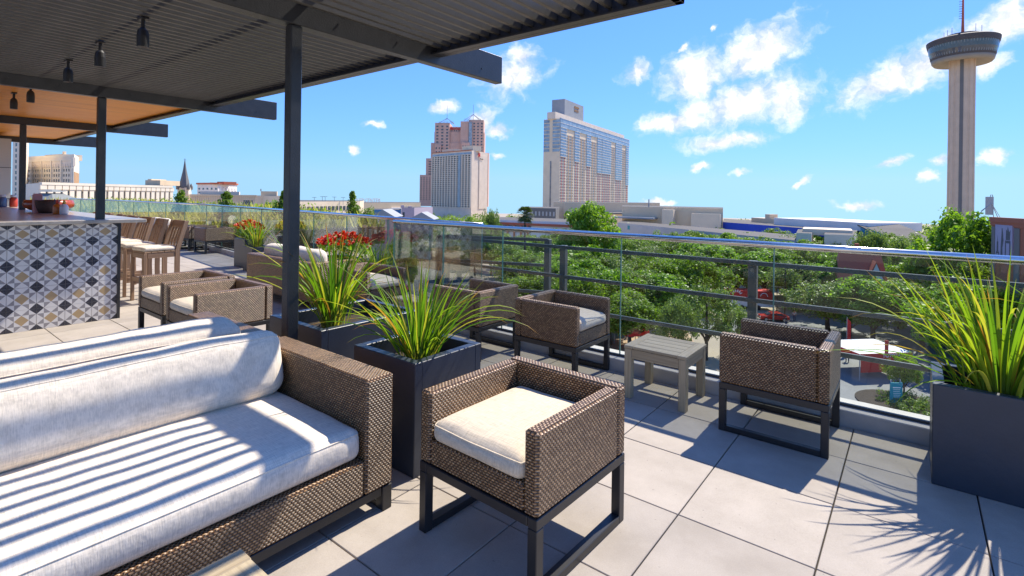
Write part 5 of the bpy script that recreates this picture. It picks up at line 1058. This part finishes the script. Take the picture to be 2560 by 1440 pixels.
for k in range(6): MB().box(-.35 + .02 * k, .4 - .05 * (k % 3), -.056, -.051, 1.95 - k * .17, 1.99 - k * .17 + (.05 if k == 0 else 0)).obj('text_line', 'white', t)
fl = gp(2122, 66); t = thing('flag_banner', 'tall red feather banner beside the white tent', 'banner', (fl.x, fl.y, GROUND), YAW); MB().tube([(0, 0, 0), (0, 0, 4.8)], .04, 6).obj('pole', 'steelgrey', t); m = MB(); m.prism([(-.03, -.02), (.5, -.02), (.5, .02), (-.03, .02)], 1.4, [4.7, 4.2, 4.2, 4.7]); m.obj('flag', 'redpaint', t)
# ---- cars
M['tyre'] = plain('tyre', (0.02, 0.02, 0.02), 0.8); M['hub'] = plain('wheel_rim', (0.4, 0.4, 0.42), 0.3, 0.1, 5, metal=.8); M['lampglass'] = plain('headlamp', (0.7, 0.7, 0.72), 0.1)
def car(loc, rz, paint, label, suv=False):
    t = thing('parked_car', label, 'car', (*loc, GROUND + .02), rz, 'cars parked below the terrace'); hb = 1.02 if suv else .9; ht = 1.68 if suv else 1.42; w = .9
    prof = [(-2.25, .35), (-2.28, .7), (-2.15, hb), (-1.2, hb + .04), (-.55, ht - .03), (.9, ht), (1.75, hb + .1 if not suv else ht - .2), (2.2, hb), (2.25, .4)]
    def loft(pr, w0, w1, split):
        m = MB(); n = len(pr)
        for s in (-1, 1):
            for (x, z) in pr: m.v.append((x, s * (w0 if z < split else w1), z))
        for i in range(n): j = (i + 1) % n; m.face((i, j, n + j, n + i))
        m.face(tuple(range(n))[::-1]); m.face(tuple(range(n, 2 * n))); return m
    b = loft(prof, w, w * .82, hb + .05); o = b.obj('body', paint, t); md = o.modifiers.new('b', 'BEVEL'); md.width = .07; md.segments = 3
    g_ = MB(); g_.poly([(-1.17, .72, hb + .10), (-1.17, -.72, hb + .10), (-.60, -.68, ht - .07), (-.60, .68, ht - .07)]); 
    for v in range(len(g_.v)): x, y, z = g_.v[v]; g_.v[v] = (x - .03, y, z + .02)
    g_.obj('windscreen', 'winglass', t)
    for s in (-1, 1):
        m = MB(); y0, y1 = s * (w * .83 + .012), s * (w * .82 + .012); m.poly([(-1.0, y0, hb + .1), (-.5, y1, ht - .1), (.15, y1, ht - .08), (.15, y0, hb + .1)]); m.poly([(.22, y0, hb + .1), (.22, y1, ht - .08), (.95, y1, ht - .1), (1.5, y0, hb + .12)]); m.obj('side_window', 'winglass', t)
        for x in (-1.42, 1.38):
            m = MB(); m.tube([(x, s * (w - .2), .34), (x, s * (w + .015), .34)], .34, 18); wh = m.obj('wheel', 'tyre', t); m = MB(); m.tube([(x, s * (w + .01), .34), (x, s * (w + .03), .34)], .21, 12); m.obj('rim', 'hub', wh)
        MB().box(-2.29, -2.15, s * .5, s * .8, .66, .82, .02).obj('headlight', 'lampglass', t)
    MB().box(-2.31, -2.25, -.4, .4, .5, .72, .01).obj('grille', 'blackmetal', t); return t
for nm, c in (('paint_blue', (0.14, 0.19, 0.27)), ('paint_silver', (0.45, 0.46, 0.47)), ('paint_red', (0.45, 0.03, 0.02)), ('paint_dark', (0.03, 0.03, 0.035)), ('paint_bright', (0.04, 0.16, 0.42))): M[nm] = plain(nm, c, .25, .04, 3, metal=.35)
car(gp(2222, 61.5), YAW + R(22), 'paint_blue', 'blue-grey sport utility car behind the small roadside tree', True)
car(gp(2150, 85), YAW + R(10), 'paint_silver', 'silver car parked across the street beyond the white tent')
car(gp(1938, 84), YAW + R(-8), 'paint_red', 'red car just behind the right armchair')
car(gp(2035, 92), YAW + R(5), 'paint_dark', 'dark car in the shade of the park trees')
car(gp(1738, 53), YAW + R(80), 'paint_bright', 'bright blue car seen under the slatted side table')
for k, (px, F, c, lb) in enumerate(((860, 105, 'paint_silver', 'silver car in the left car park'), (930, 108, 'paint_dark', 'dark car in the left car park'), (1010, 104, 'paint_red', 'red car in the left car park'))): car(gp(px, F), YAW + R(85), c, lb)
# ================================================================== TREES
def crown_mesh(name, seed, mat, Rr=5.5, z0=3.2, z1=11.5, ncl=105, per=110, size=.23, top=1.0):
    rg = random.Random(seed); cz, hz = (z0 + z1) / 2, (z1 - z0) / 2; cl = []
    lobes = [(rg.uniform(0, 6.28), rg.uniform(.75, 1.12)) for k in range(7)]
    for k in range(ncl):
        a = rg.uniform(0, 6.28); e = math.asin(rg.uniform(-.75, 1)); rad = rg.uniform(.25, 1.0) ** .45
        lob = 1 + .16 * sum(math.cos(a - la) ** 5 * (ls - .7) for la, ls in lobes) + .10 * math.sin(3 * a + seed)
        cl.append(((Rr * rad * math.cos(e) * math.cos(a) * lob, Rr * rad * math.cos(e) * math.sin(a) * lob, cz + hz * rad * math.sin(e) * lob), rg.uniform(.75, 1.45)))
    m = MB(); leaf_cloud(m, rg, cl, per, size); me = m.mesh(name, mat)
    b = MB(); b.tube([(0, 0, -.1), (.1, .05, z0 * .6), (.0, .1, z0 + 1.2), (.2, 0, cz + hz * .4)], [.34, .27, .22, .08], 8)
    for k in range(9):
        c, r = cl[rg.randrange(ncl)]; s = Vector((.05, .08, z0 * rg.uniform(.7, 1.25))); c = Vector(c); b.tube([s, s.lerp(c, .5) + Vector((0, 0, .5)), c], [.15, .09, .03], 6)
    return me, b.mesh('trunk', 'bark', True)
VAR = {'oak': [crown_mesh('crown', 10 + i, 'oak') for i in range(3)], 'bright': [crown_mesh('crown', 30 + i, 'bright', 4.6, 2.6, 12.5, 95, 115, .27) for i in range(2)], 'grey': [crown_mesh('crown', 50, 'grey', 5.2, 3.0, 10, 85, 110, .2)]}
tn = 0
def tree(px, pytop, F, wpx, kind, label, group=None):
    global tn
    tn += 1; cm, tk = VAR[kind][tn % len(VAR[kind])]; R0, H0 = (4.6, 12.5) if kind == 'bright' else ((5.2, 10) if kind == 'grey' else (5.5, 11.5))
    p = gp(px, F); z1 = zh(pytop, px, F); sz = (z1 - GROUND) / (H0 + .5); sx_ = wpx * F / FPX / 2 / (R0 + .8)
    t = thing('tree', label, 'tree', (p.x, p.y, GROUND), (tn * 2.4) % 6.28, group); t.scale = (sx_, sx_, sz); inst('trunk', tk, t); inst('crown', cm, t); return t
tree(1483, 503, 112, 170, 'bright', 'tall bright-green tree rising before the glass-topped hotel'); tree(1446, 560, 110, 110, 'bright', 'bright-green tree left of the tall bright one')
tree(1230, 521, 128, 72, 'grey', 'airy tree at the right foot of the beige hotel'); tree(1190, 543, 125, 90, 'bright', 'low yellow-green tree at the foot of the beige hotel')
tree(2400, 520, 76, 205, 'bright', 'great round green tree in front of the observation tower'); tree(2320, 600, 80, 120, 'bright', 'bright tree at the left foot of the great round tree'); tree(2180, 572, 100, 110, 'grey', 'thin-crowned tree right of the blue hall'); tree(2255, 590, 105, 130, 'grey', 'thin-crowned tree between the red roof and the great tree'); tree(2110, 620, 96, 120, 'bright', 'bright tree before the stone entrance blocks')
tree(1770, 712, 63, 190, 'grey', 'feathery tree standing alone behind the side table'); tree(1700, 745, 60, 120, 'grey', 'smaller feathery tree left of the lone one'); tree(1850, 765, 64, 120, 'grey', 'feathery tree partly behind the right armchair')
tree(2266, 882, 52, 90, 'oak', 'small dense tree behind the teal notice board')
tree(915, 521, 140, 100, 'oak', 'dark round tree in front of the parking garage'); tree(675, 500, 120, 60, 'bright', 'yellow-green tree behind the glass left of the post'); tree(1000, 590, 90, 110, 'oak', 'dark tree in the car park beyond the further glass')
OK_ = 'trees of the park canopy'; rg = random.Random(77)
KW = {'oak': 'dark live oak', 'bright': 'bright green tree', 'grey': 'grey-green tree'}
rows = [(165, 580, 1000, 2300, 17, 'in the hindmost row of the park'), (140, 588, 1230, 2300, 16, 'just before the convention buildings'), (122, 600, 1260, 2280, 15, 'in the middle rows of the park'), (104, 616, 1290, 2250, 13, 'in the middle of the park canopy'), (90, 640, 1290, 1770, 8, 'in the canopy behind the middle armchairs'), (92, 650, 1950, 2330, 6, 'round the red-roofed house'),
        (77, 678, 1300, 1680, 6, 'close below the terrace behind the middle armchair'), (75, 690, 2060, 2330, 5, 'in front of the red-roofed house'), (67, 740, 1400, 1600, 4, 'nearest the terrace above the plaza'), (62, 700, 2380, 2600, 3, 'behind the right-hand planter'), (70, 640, 2440, 2600, 3, 'beside the brick building')]
for F, py, x0, x1, n, where in rows:
    for k in range(n):
        px = x0 + (x1 - x0) * (k + .5) / n + rg.uniform(-18, 18)
        od = ('first', 'second', 'third', 'fourth', 'fifth', 'sixth', 'seventh', 'eighth', 'ninth', 'tenth', 'eleventh', 'twelfth', 'thirteenth', 'fourteenth', 'fifteenth', 'sixteenth', 'seventeenth')[k]
        kind = rg.choice(('oak', 'oak', 'bright', 'bright', 'grey')); tree(px, py + rg.uniform(-10, 16), F + rg.uniform(-5, 5), rg.uniform(150, 200) * 90 / F * (1.0 if F < 100 else 1.15), kind, KW[kind] + ', ' + od + ' from the left ' + where, OK_)
# fan palm
pp = gp(1313, 118); t = thing('palm_tree', 'shaggy fan palm before the white convention hall', 'palm', (pp.x, pp.y, GROUND)); ztp = zh(538, 1313, 118) - GROUND
MB().tube([(0, 0, -.1), (.1, 0, ztp * .6), (0, 0, ztp)], [.28, .22, .2], 8).obj('trunk', 'bark', t, True); m = MB(); rg = random.Random(5)
for k in range(64):
    a = rg.uniform(0, 6.28); e = rg.uniform(-.9, 1.35); d = Vector((math.cos(a) * math.cos(e), math.sin(a) * math.cos(e), math.sin(e))); s = Vector((-math.sin(a), math.cos(a), 0)); u = d.cross(s); b = Vector((0, 0, ztp)) + d * .25
    for q in range(9):
        g2 = (q - 4) * .27; dd = (d * math.cos(g2) + s * math.sin(g2)).normalized(); tip = b + d * 1.0 + dd * 1.35 - Vector((0, 0, .35)); mid = b + d * 1.0 + dd * .6; wv = (s * math.cos(g2) - d * math.sin(g2)) * .09
        m.poly([b + d * .95, mid + wv, tip, mid - wv])
    m.tube([b, b + d], .03, 4, False)
m.obj('fronds', 'palm', t)['kind'] = 'stuff'
# far canopy and hedges that read as one mass
fm_ = MB(); rg = random.Random(12); cl = []
for k in range(1900):
    F = rg.uniform(185, 900); px = rg.uniform(640, 2700) if F < 240 else rg.uniform(200, 3000); p = gp(px, F); cl.append(((p.x, p.y, gz(p) + rg.uniform(1, 7.0)), rg.uniform(3, 5) * (1 if F < 400 else 1.6)))
leaf_cloud(fm_, rg, cl, 30, 1.1); tag(fm_.obj('far_trees', 'oak'), 'distant mass of city trees between the low buildings', 'trees', kind='stuff')
hm_ = MB(); cl = []
ip = gp(2255, 50); isl = MB(); isl.lathe([(3.6, GROUND + .0), (3.6, GROUND + .13), (3.4, GROUND + .15)], 28, (ip.x, ip.y)); tag(isl.obj('planting_island', 'soil'), kind='structure')
for k in range(60): a = rg.uniform(0, 6.28); r_ = 3.2 * math.sqrt(rg.random()); cl.append(((ip.x + r_ * math.cos(a) + 1.6, ip.y + r_ * math.sin(a) - .6, GROUND + rg.uniform(.2, .9)), .4))
leaf_cloud(hm_, rg, cl, 90, .09); tag(hm_.obj('island_shrubs', 'grey'), 'low grey-green shrubs round the teal notice board', 'shrubs', kind='stuff')
# street lamps in the park
for px, pyb, pyt, lb in ((1946, 800, 718, 'lamp post with two arms left of its pair in the park'), (1966, 800, 660, 'taller dark lamp post in the park')):
    F = 86; p = gp(px, F); t = thing('street_lamp', lb, 'lamp', (p.x, p.y, GROUND), YAW); hh = zh(pyt, px, F) - GROUND; MB().tube([(0, 0, 0), (0, 0, hh)], [.10, .06], 8).obj('pole', 'blackmetal', t); MB().box(-1.0, 1.0, -.08, .08, hh - .06, hh + .06).obj('arm', 'blackmetal', t)

# ---- small life on the street: people, umbrellas, kerb lines
M['skin'] = plain('skin', (0.42, 0.26, 0.18), 0.6); M['shirt_dark'] = plain('dark_shirt', (0.04, 0.045, 0.06), 0.9); M['shirt_pale'] = plain('pale_shirt', (0.5, 0.5, 0.52), 0.9); M['jeans'] = plain('jeans', (0.06, 0.08, 0.13), 0.9); M['hairm'] = plain('dark_hair', (0.03, 0.02, 0.015), 0.8)
def skin_obj(name, verts, edges, radii, mat, parent):
    me = bpy.data.meshes.new(name); me.from_pydata(verts, edges, []); o = bpy.data.objects.new(name, me); COL.objects.link(o); o.parent = parent
    o.modifiers.new('skin', 'SKIN'); sl_ = me.skin_vertices[0]
    for i, r in enumerate(radii): sl_.data[i].radius = (r, r); sl_.data[i].use_root = (i == 0)
    sub = o.modifiers.new('sub', 'SUBSURF'); sub.levels = sub.render_levels = 2; me.materials.append(M[mat]); return o
def person(loc, rz, shirt, label):
    t = thing('person', label, 'person', (*loc, GROUND + 0.03), rz)
    V = [(0, 0, .95), (0, 0, 1.18), (0, 0, 1.42), (0, .0, 1.52), (0, -.01, 1.60), (0, -.02, 1.70),
         (.10, 0, .90), (.13, -.06, .50), (.13, .05, .09), (.13, -.12, .04), (-.10, 0, .90), (-.12, .10, .50), (-.12, .22, .10), (-.12, .08, .05),
         (.20, 0, 1.42), (.27, .05, 1.14), (.26, -.10, .92), (.25, -.16, .84), (-.20, 0, 1.42), (-.27, .03, 1.14), (-.26, -.08, .92), (-.25, -.13, .84)]
    E_ = [(0, 1), (1, 2), (2, 3), (3, 4), (4, 5), (0, 6), (6, 7), (7, 8), (8, 9), (0, 10), (10, 11), (11, 12), (12, 13), (2, 14), (14, 15), (15, 16), (16, 17), (2, 18), (18, 19), (19, 20), (20, 21)]
    rr = [.13, .13, .14, .055, .085, .075, .09, .065, .045, .04, .09, .065, .045, .04, .06, .045, .035, .032, .06, .045, .035, .032]
    skin_obj('body', V, E_, rr, 'skin', t)
    skin_obj('shirt', [V[i] for i in (1, 0, 2, 14, 15, 18, 19)], [(0, 1), (0, 2), (2, 3), (3, 4), (2, 5), (5, 6)], [.145, .15, .155, .075, .06, .075, .06], shirt, t)
    skin_obj('trousers', [V[i] for i in (0, 6, 7, 8, 10, 11, 12)], [(0, 1), (1, 2), (2, 3), (0, 4), (4, 5), (5, 6)], [.14, .105, .082, .065, .105, .082, .065], 'jeans', t)
    m = MB(); m.lathe([(.092, 1.60), (.098, 1.66), (.085, 1.73), (.045, 1.775), (.01, 1.785)], 14, (0, .015)); m.obj('hair', 'hairm', t, True)
    for x in (-.13, .13): MB().box(x - .045, x + .045, -.2, .08, -.005, .075, .02).obj('shoe', 'blackmetal', t, loc=(0, .13 if x < 0 else 0, .0))
person(gp(2124, 63), YAW + R(150), 'shirt_dark', 'person in dark shirt walking beside the red feather banner')
person(gp(1970, 80), YAW + R(60), 'shirt_dark', 'person in dark clothes crossing the street beyond the right armchair')
person(gp(1990, 84), YAW + R(-40), 'shirt_pale', 'person in pale shirt near the parked dark car')
def parasol(loc, mat, label):
    t = thing('parasol', label, 'parasol', (*loc, GROUND + .024)); MB().tube([(0, 0, 0), (0, 0, 2.3)], .03, 6).obj('pole', 'steelgrey', t); m = MB(); m.v = [(0, 0, 2.55)] + [(1.35 * math.cos(a), 1.35 * math.sin(a), 2.0) for a in [2 * math.pi * i / 8 for i in range(8)]] + [(0, 0, 2.40)]
    for i in range(8): j = (i + 1) % 8; m.face((0, 1 + i, 1 + j)); m.face((9, 1 + j, 1 + i))
    m.obj('canopy', mat, t); MB().lathe([(.3, 0), (.3, .07), (.06, .1)], 16).obj('base', 'stonegrey', t)
M['yellowcloth'] = plain('yellow_cloth', (.7, .5, .05), .9); parasol(gp(1646, 78), 'yellowcloth', 'yellow parasol beside the feathery tree'); parasol(gp(1638, 73), 'paint_bright', 'blue parasol next to the yellow one')
def picnic(loc, rz, label):
    t = thing('picnic_table', label, 'table', (*loc, GROUND + .024), rz, 'picnic tables on the plaza')
    MB().box(-.9, .9, -.37, .37, .72, .76).obj('top', 'white', t)
    for y in (-.75, .75): MB().box(-.9, .9, y - .13, y + .13, .43, .46).obj('bench', 'white', t)
    for x in (-.6, .6): MB().box(x - .04, x + .04, -.8, .8, .38, .43).obj('crossbar', 'steelgrey', t); MB().box(x - .04, x + .04, -.3, -.22, 0, .72).obj('leg', 'steelgrey', t); MB().box(x - .04, x + .04, .22, .3, 0, .72).obj('leg', 'steelgrey', t)
for (px, F, a, lb) in ((1622, 90, 10, 'white picnic table left of three under the oaks'), (1648, 92, -5, 'white picnic table between two others under the oaks'), (1668, 88, 25, 'white picnic table nearest the feathery tree'), (2010, 98, 0, 'white picnic table behind the lamp posts'), (2040, 99, 15, 'white picnic table right of the lamp posts')): picnic(gp(px, F), YAW + R(a), lb)
M['paintline'] = plain('road_paint', (.6, .6, .58), .8, .2, 2)
m = MB()
for k in range(9):
    a, b = gp(2080 + 34 * k, 78 - .9 * k), gp(2096 + 34 * k, 77.6 - .9 * k); d = (b - a).normalized(); n_ = Vector((-d.y, d.x)) * .08; m.poly([(*(a - n_), GROUND + .026), (*(b - n_), GROUND + .026), (*(b + n_), GROUND + .026), (*(a + n_), GROUND + .026)])
tag(m.obj('road_marking', 'paintline'), kind='structure')
kb = MB()
for (p0, p1) in (((1950, 47.2), (2330, 44.2)), ((1900, 86.5), (2120, 92.5)), ((2120, 92.5), (2330, 84.5))):
    A, B = gp(*p0), gp(*p1); fr = frame(A, B); kb.box(0, (B - A).length, -.1, .1, GROUND, GROUND + .14, mat=fr)
tag(kb.obj('street_kerb', 'walk'), kind='structure')
